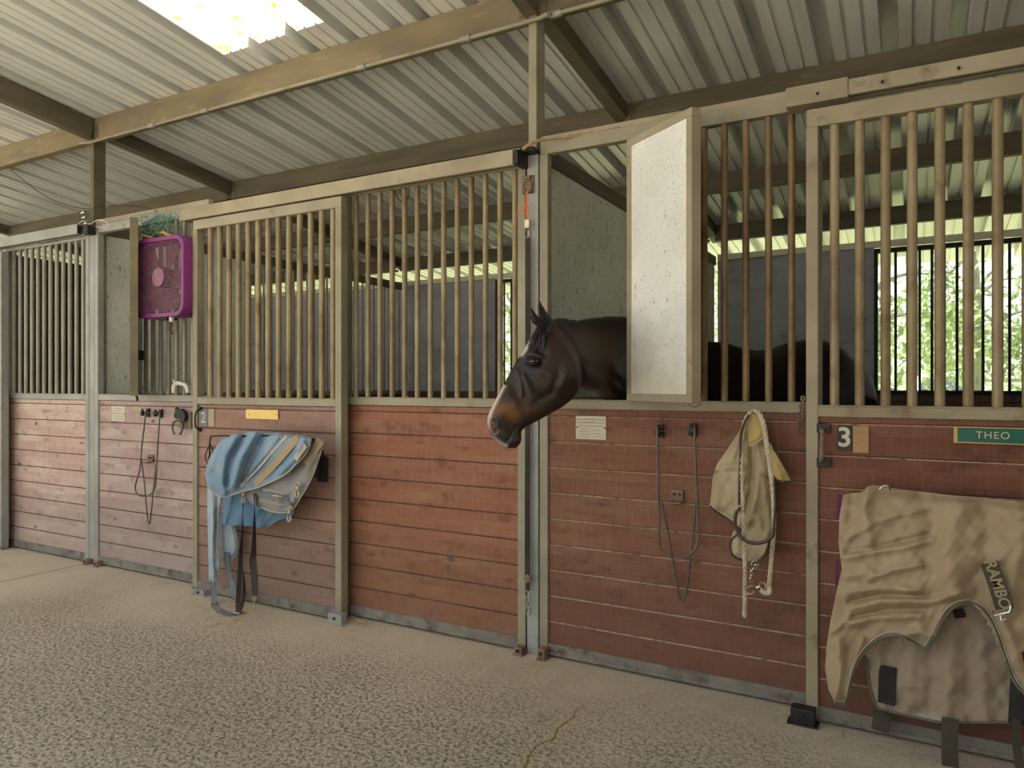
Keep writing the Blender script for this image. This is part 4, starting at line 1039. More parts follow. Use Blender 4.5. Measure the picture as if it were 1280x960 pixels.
band_on(lambda x, y: dM(x, y)+.05, [(1050,618),(1047,650)], .012, 'purple_edge', M['purple_bind'], rug3)
band_on(lambda x, y: dM(x, y)+.05, [(1047,700),(1046,732)], .012, 'purple_edge', M['purple_bind'], rug3)
m = MB(); 
# hook-and-loop patches and hanging straps
band_on(rdepth(dU, rU), [(1110,833),(1108,880)], .058, 'fastening_patch', M['black_strap'], rug3, off=.012)
band_on(rdepth(dU, rU), [(1192,768),(1206,766)], .03, 'fastening_patch', M['black_strap'], rug3, off=.010)
band_on(rdepth(dU, rU), [(1274,845),(1271,905)], .05, 'fastening_patch', M['black_strap'], rug3, off=.012)
band_on(dMr, [(1280,815),(1284,835)], .04, 'fastening_patch', M['black_strap'], rug3, off=.006)
def sstrap(pts, w, y, mt, par_): 
    m = MB(); m.strap(smooth_path([at(a, b, y) for a, b in pts], 4), w, .003, side=(1,.1,0)); return m.build('belly_strap', mt, par_)
sstrap([(1105,875),(1103,895),(1100,914)], .060, 3.03, M['olive_strap'], rug3)
sstrap([(1188,898),(1187,930),(1188,962),(1189,985)], .052, 2.97, M['olive_strap'], rug3)
sstrap([(1270,898),(1271,930),(1275,962),(1276,985)], .026, 2.97, M['olive_strap'], rug3)
# lettered tag
def text_obj(txt, size, mt, parent, mat3, name='lettering', ext=.001, bold=False, space=1.0):
    cu = bpy.data.curves.new(name, 'FONT'); cu.body = txt; cu.size = size; cu.extrude = ext; cu.align_x = 'CENTER'; cu.align_y = 'CENTER'; cu.space_character = space
    if bold: cu.offset = size*.02
    o = bpy.data.objects.new(name, cu); C.objects.link(o); o.matrix_world = mat3
    bpy.context.view_layer.update(); dg = bpy.context.evaluated_depsgraph_get()
    me = bpy.data.meshes.new_from_object(o.evaluated_get(dg)); me.transform(mat3); bpy.data.objects.remove(o)
    me.materials.clear(); me.materials.append(mt)
    q = bpy.data.objects.new(name, me); C.objects.link(q); par(q, parent); return q
def frame_at(c, xdir, n=(0,-1,0)):
    x = Vector(xdir).normalized(); z = Vector(n); z = (z-x*z.dot(x)).normalized(); y = z.cross(x)
    return Matrix(((x.x,y.x,z.x,c[0]),(x.y,y.y,z.y,c[1]),(x.z,y.z,z.z,c[2]),(0,0,0,1)))
M['thread'] = fabric_mat('tan_thread', (.40,.33,.21), (.33,.27,.17), None)
gx_, gy_ = np.meshgrid(np.linspace(1224, 1270, 12), np.linspace(702, 764, 12)); yt = float(dMr(gx_.ravel(), gy_.ravel()).min())-.013
band_on(lambda x, y: yt+0*x, [(1236,703),(1242,718),(1250,742),(1256,761)], .052, 'name_tag', M['olive_strap'], rug3, off=.0, th=.004)
xd = at(1256,761,yt)-at(1236,703,yt)
text_obj('RAMBO', .047, M['thread'], rug3, frame_at(at(1246.5,730.5,yt)+Vector((0,-.004,0)), xd), bold=True)
m = MB(); e0 = at(1243,762,yt-.004)
for pth, r in ((((1242,763),(1242,770),(1262,765),(1264,757)), .004), (((1250,765),(1251,775),(1259,774),(1258,762)), .003)):
    m.tube([at(q[0], q[1], yt-.003) for q in pth], r, 6)
m.build('tag_hook', M['chrome'], rug3, smooth=True)
tube_on(dMr, [(1124,800),(1126,806),(1122,812)], .002, 'loose_thread', M['thread'], rug3, off=.006)

# ---- khaki hood, rope and headcollar on the hook
M['khaki'] = fabric_mat('khaki_canvas', (.40,.32,.19), (.47,.39,.25), (.54,.48,.36), thr=(.5,.75), bmp=.2, weave=700)
M['khaki_y'] = fabric_mat('yellowed_canvas', (.56,.43,.17), (.48,.37,.16), None)
hk = thing('wall_hook', at(942, 524, 3.19), 'small hook hidden behind the khaki canvas hood, below the ledge', 'hook')
rod('hook_rod', [(942,532),(942,528),(942,524),(942,521)], [3.195,3.15,3.11,3.09], .006, M['dark_iron'], hk)
bag = thing('canvas_hood', at(935, 600, 3.12), 'crumpled khaki canvas hood hanging on the red boards', 'horse hood')
dK = lambda x, y: 3.105 - gau(x, y, 925, 610, 22, 45, .055) - gau(x, y, 950, 640, 12, 40, .035) + .0018*np.clip(560-y, 0, 45)
rK = [([(933,528),(918,565),(900,605),(893,632)], .022, 6), ([(890,588),(905,583),(927,582)], .014, 4), ([(893,594),(910,590),(928,592)], -.010, 3), ([(945,540),(950,580),(945,620),(935,655)], .022, 5),
      ([(940,560),(940,610),(932,640)], -.020, 4), ([(957,560),(955,600),(962,650),(958,690)], .020, 5), ([(925,655),(945,648),(955,670)], .014, 5), ([(908,600),(912,625),(900,636)], .010, 5), ([(950,590),(968,600)], -.012, 3), ([(920,660),(922,690)], .014, 5)]
cloth('canvas', [(934,520),(940,517),(947,518),(953,524)], [(887,632),(897,641),(909,648),(920,657),(925,664),(914,675),(913,687),(918,696),(928,700),(944,703),(955,693)],
      [(934,520),(927,534),(918,548),(906,566),(896,580),(891,595),(889,615),(887,632)], [(953,524),(957,545),(961,565),(966,590),(967,620),(967,645),(964,668),(955,693)], dK, M['khaki'], bag, 110, 130, ridges=rK, sm=2)
dKr = rdepth(dK, rK)
tube_on(dKr, [(888,633),(897,641),(909,648),(920,657),(925,664),(914,675),(913,687),(918,696),(928,700)], .005, 'binding', M['leather'], bag, off=.002)
tube_on(dKr, [(889,629),(898,637),(910,644),(921,653)], .003, 'piping', M['pale_trim'], bag, off=.004)
dT = lambda x, y: 3.045 - gau(x, y, 945, 540, 10, 15, .015)
cloth('ear_flap', [(936,520),(942,517),(949,522)], [(937,558),(944,555),(952,549),(958,543)], [(936,520),(934,540),(937,558)], [(949,522),(954,532),(958,543)], dT, M['khaki_y'], bag, 30, 36, ridges=[([(938,552),(950,545)], .006, 2)])
tube_on(dT, [(937,558),(944,555),(952,549),(958,543)], .0022, 'piping', M['pale_trim'], bag)
dW = lambda x, y: 3.09 - gau(x, y, 975, 585, 12, 20, .02)
cloth('side_flap', [(962,552),(966,560)], [(963,590),(972,600),(980,602),(989,601)], [(962,552),(962,572),(963,590)], [(966,560),(978,580),(989,601)], dW, M['khaki_y'], bag, 26, 30, ridges=[([(964,562),(978,600)], .008, 3)])
tube_on(dW, [(966,560),(978,580),(989,601),(980,602)], .003, 'flap_edge', M['leather'], bag)
lead = thing('lead_rope', at(945, 640, 3.03), 'twisted cotton lead rope looped over the khaki hood', 'rope')
m = MB(); rope_mb(m, [at(a, b, y) for a, b, y in [(931,771,3.12),(931,735,3.10),(931,700,3.06),(929,650,3.0),(927,600,2.99),(926,560,3.0),(929,535,3.01),(935,520,3.03),(942,514,3.06),(949,517,3.04),(955,532,3.02),(959,560,3.01),(964,595,3.0),(967,630,3.01),(967,665,3.03),(964,700,3.06),(962,725,3.08),(960,736,3.09)]], .0095, 14)
m.build('rope', M['rope'], lead, smooth=True)
m = MB(); m.tube(smooth_path([at(931,764,3.12), at(931,769,3.12), at(932,773,3.12)], 3), [.009,.011,.010,.011,.008,.006,.003], 8); m.build('rope_end', M['rope'], lead, smooth=True)
m = MB(); m.tube(smooth_path([at(961,733,3.09), at(962,740,3.085), at(956,741,3.08), at(951,737,3.08)], 4), [.011]*13, 10); m.build('spliced_end', M['rope'], lead, smooth=True)
clip(lead, 945, 735, 3.08, 1.3, ang=1.1)
halter = thing('head_collar', at(945, 660, 3.04), 'dark leather headcollar hanging over the khaki hood', 'headcollar')
rod('crown_strap', [(936,519),(930,530),(926,545),(925,580),(924,610),(924,632)], [3.02,3.0,2.995,2.99,2.985,2.985], .0055, M['leather'], halter)
rod('noseband', [(925,634),(920,642),(919,655),(923,667),(932,676),(944,679),(956,677),(965,670),(967,660)], 2.985, .0075, M['leather'], halter)
rod('cheek_strap', [(967,600),(969,630),(967,660)], 3.0, .005, M['leather'], halter)
rod('chin_strap', [(962,676),(958,690),(948,703),(938,702)], [2.99,3.02,3.05,3.06], .005, M['leather'], halter)
m = MB(); c = at(925,636,2.982); m.tube([c+Vector((math.cos(k)*.013,0,math.sin(k)*.013)) for k in [i*.5236 for i in range(12)]], .003, 6, closed=True); m.build('ring', M['brass'], halter, smooth=True)
m = MB(); c = at(944,705,3.05); m.tube([c+Vector((math.cos(k)*.014,0,math.sin(k)*.014)) for k in [i*.5236 for i in range(12)]], .003, 6, closed=True); m.build('ring', M['brass'], halter, smooth=True)
def chain(name, pts, y, parent, mt, link=.012, r=.0022):
    P = smooth_path([at(a, b, y) for a, b in pts], 12); Q = [P[0]]
    for p in P[1:]:
        while (p-Q[-1]).length > link*1.5: Q.append(Q[-1]+(p-Q[-1]).normalized()*link*1.5)
    m = MB()
    for i, q in enumerate(Q[:-1]):
        d = (Q[i+1]-q).normalized(); s = Vector((0,1,0)) if i % 2 else d.cross(Vector((0,1,0))).normalized()
        m.tube([q+d*math.cos(k)*link+s*math.sin(k)*link*.6 for k in [j*.7854 for j in range(8)]], r, 5, closed=True)
    return m.build(name, mt, parent, smooth=True)
chain('chain', [(944,708),(940,714),(939,724),(941,733)], 3.06, halter, M['chrome'], .010, .002)

# ---- folding blanket racks
def drop_rack(name_lab, pins, U, V_, br, y):
    th = thing('blanket_rack', at(*br, 3.19), name_lab, 'blanket rack')
    rod('hoop', U, y, .0052, M['rod_iron'], th, 8); rod('brace', V_, y+.03, .0048, M['rod_iron'], th, 5)
    rod('cross_rod', pins, y+.03, .0025, M['rod_iron'], th)
    for p in (pins[0], pins[-1]):
        c = at(*p, 3.19); m = MB(); m.tube([c+Vector((0,.02,0)), c+Vector((0,-.04,0))], .013, 10); m.tube([c+Vector((0,-.03,-.02)), c+Vector((0,-.03,.03))], [.014,.006], 8); m.box(c.x-.014, c.x+.014, c.y+.005, c.y+.02, c.z-.03, c.z+.03)
        m.build('mount', M['dark_iron'], th)
    c = at(*br, 3.205); m = MB(); m.box(c.x-.028, c.x+.028, 3.195, 3.21, c.z-.026, c.z+.026); m.box(c.x-.028, c.x+.028, 3.15, 3.195, c.z-.03, c.z-.024); m.build('bracket', M['rusty'], th, bevel=.002)
    for dx in (-.012, .012):
        m = MB(); m.tube([(c.x+dx, 3.195, c.z+.006), (c.x+dx, 3.188, c.z+.006)], .006, 8); m.build('screw', M['dark_iron'], th)
    return th
drop_rack('large drop-down wire blanket rack on the red boards under the white hatch', [(825,539),(846,537),(866,538)],
    [(821,533),(822,560),(823,610),(824,650),(824,676),(828,689),(838,696),(850,698),(862,694),(871,683),(873,668),(872,630),(870,590),(868,534)],
    [(826,624),(832,650),(841,700),(848,742),(852,750),(857,745),(861,715),(866,670),(870,628)], (847, 619), 3.12)
drop_rack('small drop-down wire blanket rack on the faded pink panel', [(183,516),(191,516),(199,517)],
    [(182,514),(180,535),(177,560),(175,585),(171,600),(169,610),(172,618),(180,621),(188,618),(193,611),(195,600),(197,560),(200,515)],
    [(177,575),(181,610),(184,645),(186,654),(188,650),(191,620),(195,580)], (189, 573), 3.12)

# ---- purple box fan
M['purple'] = mat('purple_plastic', (.21,.025,.17), (.16,.02,.13), (.26,.06,.18), 5, rough=.4, bmp=.02, spec=.5, thr=(.6,.8))
M['purple_grille'] = mat('purple_grille', (.26,.09,.20), (.22,.10,.15), (.30,.22,.12), 14, rough=.5, thr=(.5,.7))
M['fan_in'] = mat('dusty_fan_blade', (.12,.05,.07), (.10,.06,.05), (.22,.16,.08), 12, rough=.7, thr=(.5,.7))
fx0, fx1, fz0, fz1, fy = -4.625, -4.105, 1.79, 2.325, 3.03
fan = thing('box_fan', ((fx0+fx1)/2, fy+.06, fz0), 'purple box fan tied in front of the stall bars', 'fan')
def rrect(x0, x1, z0, z1, r, y, n=8):
    out = []
    for cx_, cz_, a0 in ((x1-r, z1-r, 0), (x0+r, z1-r, 90), (x0+r, z0+r, 180), (x1-r, z0+r, 270)):
        for k in range(n+1):
            a = math.radians(a0+90*k/n); out.append(Vector((cx_+r*math.cos(a), y, cz_+r*math.sin(a))))
    return out
m = MB(); R1 = rrect(fx0, fx1, fz0, fz1, .085, fy+.006); R2 = rrect(fx0+.004, fx1-.004, fz0+.004, fz1-.004, .083, fy); R3 = rrect(fx0+.028, fx1-.028, fz0+.028, fz1-.028, .065, fy); R4 = rrect(fx0+.032, fx1-.032, fz0+.032, fz1-.032, .062, fy+.02)
R5 = rrect(fx0, fx1, fz0, fz1, .085, fy+.115); R6 = rrect(fx0+.03, fx1-.03, fz0+.03, fz1-.03, .065, fy+.12); R7 = rrect(fx0+.03, fx1-.03, fz0+.03, fz1-.03, .065, fy+.02)
seq = [R4, R3, R2, R1, R5, R6, R7]; n = len(R1); vs = [p for R in seq for p in R]; fs = []
for i in range(len(seq)):
    j = (i+1) % len(seq)
    for k in range(n): fs.append((i*n+k, i*n+(k+1) % n, j*n+(k+1) % n, j*n+k))
m.add(vs, fs); m.build('casing', M['purple'], fan, smooth=True)
m = MB(); cx_, cz_ = (fx0+fx1)/2, (fz0+fz1)/2
for i in range(1, 23):
    x = fx0+.03+(fx1-fx0-.06)*i/23; e = .0 if .1 < x-fx0 < fx1-fx0-.1 else .02
    m.tube([(x, fy+.010, fz0+.03+e), (x, fy+.010, fz1-.03-e)], .0016, 4)
for i in range(1, 36):
    z = fz0+.03+(fz1-fz0-.06)*i/36; e = .0 if .09 < z-fz0 < fz1-fz0-.09 else .02
    m.tube([(fx0+.03+e, fy+.007, z), (fx1-.03-e, fy+.007, z)], .0016, 4)
m.build('front_grille', M['purple_grille'], fan)
m = MB(); m.tube([(cx_, fy-.002, cz_), (cx_, fy+.012, cz_)], .062, 28); hb_ = m.build('centre_badge', M['purple_grille'], fan, bevel=.003)
m = MB(); m.tube([(cx_, fy+.03, cz_), (cx_, fy+.09, cz_)], .07, 24); m.build('motor_hub', M['fan_in'], fan)
for k in range(5):
    a0 = k*2*math.pi/5; R = []
    for r_, tw, wd_ in ((.06,.9,.05), (.12,.7,.085), (.18,.55,.11), (.22,.45,.10)):
        d = Vector((math.cos(a0), 0, math.sin(a0))); s_ = Vector((-math.sin(a0), 0, math.cos(a0)))
        c = Vector((cx_, fy+.06, cz_))+d*r_; e = s_*math.cos(tw)*wd_+Vector((0,1,0))*math.sin(tw)*wd_*.35
        R.append([c-e-Vector((0,.002,0)), c+e-Vector((0,.002,0)), c+e+Vector((0,.002,0)), c-e+Vector((0,.002,0))])
    m = MB(); m.add(*loft(R)); m.build('blade', M['fan_in'], fan)
m = MB(); m.tube([(fx1-.16, fy+.03, fz0-.03), (fx1-.16, fy+.03, fz0+.004)], .017, 12); m.build('knob', M['white_pvc'], fan, smooth=True)
m = MB(); m.box(cx_-.03, cx_+.06, fy+.02, fy+.10, fz0-.014, fz0+.002); m.build('foot', M['dark_iron'], fan, bevel=.003)
tw = thing('baling_twine', (cx_, 3.08, fz1+.05), 'tangled green baling twine tying the purple fan to the rail', 'twine')
m = MB()
for k in range(9):
    P = [at(190+random.uniform(-22,30), random.uniform(268,297), random.uniform(3.06,3.16)) for _ in range(5)]
    m.tube(smooth_path(P, 6), .0022, 5)
for k in range(3):
    c = at(200+k*8, 281-2*k, 3.08); m.tube([c+Vector((math.cos(q)*.05, .01*math.sin(3*q), math.sin(q)*.06)) for q in [j*.4 for j in range(16)]], .0022, 5, closed=True)
m.build('twine_tangle', M['twine_green'], tw, smooth=True)
m = MB()
for a, b in (((176,293),(190,297)), ((200,290),(214,294)), ((203,288),(210,296))):
    m.tube([at(a[0], a[1], 3.035), at(b[0], b[1], 3.06)], .005, 6)
m.build('orange_knot', mat('ochre_twine', (.62,.38,.10), (.5,.3,.08), None, 20, rough=.8), tw, smooth=True)
# white curved toy hung under the fan
sl = thing('moulded_holder', at(226, 478, 3.15), 'small white moulded piece tied to the bars below the fan', 'holder')
rod('moulded_body', [(217,491),(218,482),(222,479),(228,480),(233,483),(235,491)], 3.14, .014, M['white_pvc'], sl)
rod('ear', [(219,480),(217,475)], 3.135, .008, M['white_pvc'], sl)
rod('twine', [(226,478),(224,470),(228,466),(231,471),(227,478)], 3.13, .0022, M['twine_green'], sl)
rod('red_cord', [(213,398),(215,405),(213,412),(216,418)], 3.13, .005, mat('rust_red_cord', (.20,.05,.03), None, None, 10, rough=.8), fan)

# ---- horse-head coat hook with a horseshoe
hh = thing('horse_head_hook', at(226, 524, 3.19), 'black cast horse head hook with horseshoe on the faded pink panel', 'hook')
poly = [(218,510),(219.5,509),(221.5,511.5),(226,511),(230,515),(231,521),(230,527),(226,527),(223,523.5),(220,524),(217,521.5),(216.5,519),(218.5,515)]
m = MB(); m.prism([at(a, b, 3.165) for a, b in poly], (0,1,0), .022); m.build('horse_head', M['dark_iron'], hh, bevel=.003)
rod('horseshoe', [(218,543),(216,538),(215.5,532),(218,527.5),(222,526),(226,527.5),(228.5,532),(227.5,538),(225,543)], 3.17, .0075, M['rod_iron'], hh)
m = MB(); a = at(232, 525, 3.205); m.box(a.x-.05, a.x+.07, 3.194, 3.206, a.z-.06, a.z+.055); m.build('back_board', M['purlin_ochre'], hh, bevel=.002)

# ---- cards and plates
M['card'] = mat('card_paper', (.62,.57,.46), (.56,.51,.40), None, 8, rough=.8, bmp=0); M['ink'] = mat('ink', (.06,.06,.07), None, None, 8, rough=.8, bmp=0); M['green_ink'] = mat('green_ink', (.20,.30,.16), None, None, 8, rough=.8, bmp=0)
def card(x0, x1, y0, y1, yw, label, lines, green):
    a = at(x0, y1, yw); b = at(x1, y0, yw); th = thing('feed_card', (a.x, yw, a.z), label, 'card')
    m = MB(); m.box(a.x, b.x, yw-.002, yw, a.z, b.z); m.build('paper', M['card'], th)
    W_ = b.x-a.x; H_ = b.z-a.z
    m = MB()
    for (u0, u1, v) in lines: m.box(a.x+W_*u0, a.x+W_*u1, yw-.0026, yw-.002, b.z-H_*v-.0008, b.z-H_*v+.0008)
    m.build('ruled_lines', M['ink'], th)
    m = MB(); rr = random.Random(3)
    for (u0, u1, v) in green:
        u = u0
        while u < u1:
            du = rr.uniform(.02,.05); m.tube([(a.x+W_*u, yw-.003, b.z-H_*v), (a.x+W_*(u+du*.5), yw-.003, b.z-H_*v+rr.uniform(.001,.004)), (a.x+W_*(u+du), yw-.003, b.z-H_*v)], .0006, 4); u += du
    m.build('handwriting', M['green_ink'], th)
    for u in (.04, .96):
        m = MB(); m.tube([(a.x+W_*u, yw-.004, (a.z+b.z)/2), (a.x+W_*u, yw, (a.z+b.z)/2)], .004, 8); m.build('tack', M['dark_iron'], th)
card(720, 757.5, 520.5, 548.5, 3.211, 'cream feed card on the red boards below the horse neck', [(.04,.96,.16), (.04,.96,.29), (.04,.96,.42), (.5,.51,.9)], [(.35,.6,.13), (.3,.6,.27), (.15,.45,.56), (.12,.4,.68), (.12,.42,.8), (.15,.4,.92), (.55,.85,.62), (.55,.9,.76), (.6,.85,.88)])
card(140, 156.5, 508, 526, 3.211, 'small pale card on the faded pink panel beside the small rack', [(.1,.9,.15), (.1,.9,.32), (.1,.9,.49), (.1,.9,.66), (.1,.9,.83)], [])
M['black_plate'] = mat('black_plate', (.02,.02,.02), (.03,.03,.03), None, 8, rough=.5); M['grey_plate'] = mat('grey_plate', (.15,.16,.17), (.2,.2,.2), None, 8, rough=.5)
M['cream'] = mat('cream_paint', (.62,.58,.42), (.55,.5,.36), None, 8, rough=.6, bmp=0); M['white_paint'] = mat('white_paint', (.7,.7,.68), None, None, 8, rough=.6, bmp=0)
M['bare'] = mat('bare_tan_wood', (.42,.27,.13), (.36,.22,.10), (.3,.16,.08), 14, (1,1,4), rough=.7)
def plaque(nm, x0, x1, y0, y1, yw, label, mt, txt=None, tmt=None, size=.1, cat='sign', bold=False, border=None, th_=.004, space=1.0):
    a = at(x0, (y0+y1)/2, yw); b = at(x1, (y0+y1)/2, yw); hz = at((x0+x1)/2, y0, yw).z; lz = at((x0+x1)/2, y1, yw).z
    th = thing(nm, (a.x, yw, lz), label, cat)
    m = MB(); m.box(a.x, b.x, yw-th_, yw, lz, hz); m.build('plate', mt, th, bevel=.001)
    if border:
        m = MB(); e = .004
        m.box(a.x, b.x, yw-th_-.001, yw-th_, hz-e, hz); m.box(a.x, b.x, yw-th_-.001, yw-th_, lz, lz+e); m.box(a.x, a.x+.012, yw-th_-.001, yw-th_, lz+e, hz-e); m.box(b.x-.012, b.x, yw-th_-.001, yw-th_, lz+e, hz-e); m.build('border', border, th)
    if txt: text_obj(txt, size, tmt, th, frame_at(((a.x+b.x)/2, yw-th_-.001, (hz+lz)/2), (1,0,0)), bold=bold, ext=.0006, space=space)
    return th
plaque('number_plate', 1046.5, 1065, 532, 563, 3.108, 'black number 3 plate on the horse stall door, left of the bare wood patch', M['black_plate'], '3', M['cream'], .105, bold=True)
plaque('wood_block', 1066, 1086, 532.5, 566, 3.109, 'bare tan wood block beside the black number 3 plate', M['bare'], cat='wood block', th_=.003)
M['sign_green'] = mat('green_sign', (.015,.13,.10), (.012,.11,.085), None, 4, rough=.35, bmp=0); M['gold'] = mat('gold_trim', (.55,.38,.12), (.48,.33,.1), None, 10, rough=.4, bmp=0)
nd = plaque('name_plate', 1192, 1292, 534, 555, 3.106, 'green nameplate with gold edge reading THEO on the right stall door', M['sign_green'], 'THEO', M['cream'], .036, border=M['gold'], space=1.15)
plaque('number_plate', 250, 260, 512, 533, 3.106, 'grey number 2 plate at the upper left of the middle stall door', M['grey_plate'], '2', M['white_paint'], .10)
plaque('wood_block', 260.5, 268, 511, 533, 3.109, 'small pale wood block beside the grey number 2 plate', mat('pale_block', (.42,.35,.27), (.36,.3,.22), None, 10, rough=.8), cat='wood block', th_=.003)
gp = plaque('name_plate', 308, 348, 512, 524, 3.106, 'blank brass nameplate on the middle stall door above the blue blanket', mat('brass_plate', (.66,.46,.14), (.56,.38,.11), None, 6, rough=.35, metal=.3, bmp=0))
for px in (311, 345):
    m = MB(); c = at(px, 518, 3.101); m.tube([(c.x, 3.099, c.z), (c.x, 3.103, c.z)], .003, 8); m.build('screw', M['dark_iron'], gp)

# ---- handles, latches, chain, guides
hd = thing('pull_handle', at(1027, 556, 3.10), 'dark iron pull handle on the stall door left of the number 3 plate', 'handle')
rod('grip', [(1027,537),(1028,542),(1027,556),(1027,570),(1026,577)], [3.10,3.055,3.05,3.055,3.10], .0085, M['rusty'], hd)
for yy in (535, 578):
    m = MB(); c = at(1029, yy, 3.104); m.box(c.x-.024, c.x+.028, 3.096, 3.108, c.z-.018, c.z+.018); m.build('mount_plate', M['dark_iron'], hd, bevel=.002)
    for dx in (-.016, .02):
        m = MB(); m.tube([(c.x+dx, 3.088, c.z), (c.x+dx, 3.097, c.z)], .006, 8); m.build('bolt', M['dark_iron'], hd)
hd = thing('pull_handle', at(247, 525, 3.10), 'curved black pull handle at the left edge of stall door 2', 'handle')
rod('grip', [(250,512),(246,514),(244,520),(244,528),(245,534),(250,537)], [3.10,3.06,3.05,3.05,3.06,3.10], .006, M['dark_iron'], hd)
for yy in (511, 537):
    m = MB(); c = at(249.5, yy, 3.104); m.box(c.x-.014, c.x+.014, 3.096, 3.108, c.z-.012, c.z+.012); m.build('mount_plate', M['dark_iron'], hd)
ch = thing('door_chain', at(1001, 505, 3.19), 'short rusty chain hanging beside the upright of the right stall door', 'chain')
chain('chain', [(1003,498),(1001,510),(999,525),(1000,545)], 3.17, ch, M['rusty'], .011, .003)
chain('chain', [(1004,498),(1005,512),(1003,530)], 3.165, ch, M['rusty'], .011, .003)
hr = thing('hatch_ring', at(868, 506, 3.15), 'thin wire ring hanging under the open white hatch', 'ring'); c = at(868, 503, 3.12)
m = MB(); m.tube([c+Vector((math.cos(k)*.026, 0, math.sin(k)*.020)) for k in [i*.35 for i in range(18)]], .0022, 6, closed=True); m.build('ring', M['rod_iron'], hr, smooth=True)
hl = thing('hatch_latch', at(171, 494, 3.15), 'small black latch below the open hatch beside the fan', 'latch')
m = MB(); m.obox(at(168,487,3.14), at(172,500,3.11), .012, .02); m.build('latch_bar', M['dark_iron'], hl, bevel=.002)
m = MB(); m.box(*[q for q in (at(171,444,3.15).x-.02, at(171,444,3.15).x+.02)], 3.13, 3.19, at(171,450,3.15).z, at(171,438,3.15).z); m.build('hinge_block', M['dark_iron'], hl, bevel=.002)
def guide(px, py, y0, y1, wx, h, label, mt=None):
    a = at(px, py, y0); th = thing('floor_guide', (a.x, y0, 0), label, 'door guide')
    m = MB(); m.box(a.x-wx, a.x+wx, y0, y1, 0, h); m.box(a.x-wx*1.3, a.x+wx*1.3, y0-.01, y1, 0, .008); m.build('block', mt or M['rusty'], th, bevel=.004)
    m = MB(); m.tube([(a.x, y0-.008, h*.6), (a.x, y0+.004, h*.6)], .008, 8); m.build('bolt', M['dark_iron'], th)
guide(1003, 890, 3.04, 3.097, .045, .065, 'dark steel floor guide at the foot of the right stall door', M['dark_iron'])
guide(676, 818, 3.14, 3.195, .02, .055, 'small rusty floor clip at the foot of the post below the horse')
guide(647, 805, 3.14, 3.195, .022, .04, 'rusty dirt-caked floor clip left of the post below the horse')
guide(418, 765, 3.045, 3.097, .05, .06, 'grey floor guide at the right foot of stall door 2', M['galv'])
guide(248, 735, 3.045, 3.097, .05, .035, 'grey floor guide at the left foot of stall door 2', M['galv'])
guide(106, 699, 3.15, 3.195, .02, .04, 'small clip at the foot of the far left panel'); guide(119, 702, 3.15, 3.195, .02, .04, 'small clip at the foot of the far post')
# post head fittings at the far post
pf = thing('wire_insulator', at(105, 275, 3.17), 'tangle of wire and white insulators at the top of the far post', 'insulator')
rod('wire', [(98,280),(104,276),(112,280),(122,275),(131,277),(136,281),(132,285),(120,283)], 3.15, .0025, M['white_pvc'], pf)
for px, py in ((104,266),(105,272),(107,280)):
    m = MB(); c = at(px, py, 3.15); m.tube([c+Vector((-.02,0,0)), c+Vector((.03,0,.004))], [.009,.014], 10); m.build('insulator', M['chrome'], pf, smooth=True)
m = MB(); c = at(108, 287, 3.14); m.box(c.x-.03, c.x+.03, 3.13, 3.19, c.z-.035, c.z+.03); m.build('dark_clamp', M['dark_iron'], pf, bevel=.003)
wr = MB(); wr.tube(smooth_path([roofp for roofp in [Vector((-6.7, 3.24, 3.20)), at(50,241,3.3), at(80,255,3.25), at(108,261,3.2), at(135,257,3.22), at(180,259,3.25), at(196,265,3.2)]], 6), .003, 5)
tag(wr.build('electric_wire', M['dark_iron'], smooth=True), 'thin dark cable sagging below the roof at far left', 'cable')
# conduit under the front purlin
cn = thing('conduit_pipe', (-3.5, 3.16, 3.13), 'grey conduit pipe clipped along the underside of the long ochre purlin', 'pipe')
zc = roofz(Y0)-.004-.165-.014
m = MB(); m.tube(smooth_path([(-5.40, 3.12, zc-.02), (-5.30, 3.14, zc-.025), (-5.1, 3.18, zc), (-4.9, 3.185, zc), (-3, 3.185, zc), (-1.72, 3.185, zc), (-1.55,3.15,zc-.01), (-1.4, 3.185, zc), (.5, 3.185, zc)], 6), .011, 10); m.build('pipe', M['galv_mid'], cn, smooth=True)
for px, py in ((452,88), (582,56), (695,23), (190,158), (257,139)):
    c = at(px, py, 3.185); m = MB(); m.tube([(c.x-.03, 3.185, zc), (c.x+.03, 3.185, zc)], .0165, 10); m.build('coupling', M['galv'], cn, smooth=True)
# rope lying on the header beside the near post
ro = MB(); rope_mb(ro, [(at(654,186,3.12)), (at(662,180,3.10)), (at(676,175,3.12)), (at(700,172,3.17)), at(718,170,3.2), at(745,166,3.21), at(775,160,3.21)], .0085, 15)
tag(ro.build('old_rope', M['dirty_rope'], smooth=True), 'dirty twisted rope lying along the header beside the near roof post', 'rope')

# ---- tie ring and cross-tie strap on the near post
yp = 3.19
tr_ = thing('tie_ring', at(658.5, 232, yp), 'rusty tie ring plate near the top of the post beside the horse', 'tie ring')
a = at(651.5, 243, yp); b = at(667, 218, yp); m = MB(); m.box(a.x, b.x, yp, yp+.008, a.z, b.z); m.build('plate', M['rusty'], tr_, bevel=.004)
c = at(658.5, 233, yp-.012); m = MB(); m.tube([c+Vector((math.cos(k)*.026, -.006*math.sin(k), math.sin(k)*.030)) for k in [i*.35 for i in range(18)]], .0045, 8, closed=True); m.build('ring', M['rusty'], tr_, smooth=True)
m = MB(); m.tube([at(655,222,yp-.006), at(663,222,yp-.006)], .008, 8); m.build('ring_staple', M['rusty'], tr_, smooth=True)
for px, py in ((654,221),(664,220.5),(654,241),(665,240.5)):
    m = MB(); c = at(px, py, yp-.003); m.tube([c, c+Vector((0,.006,0))], .004, 8); m.build('bolt', M['dark_iron'], tr_)
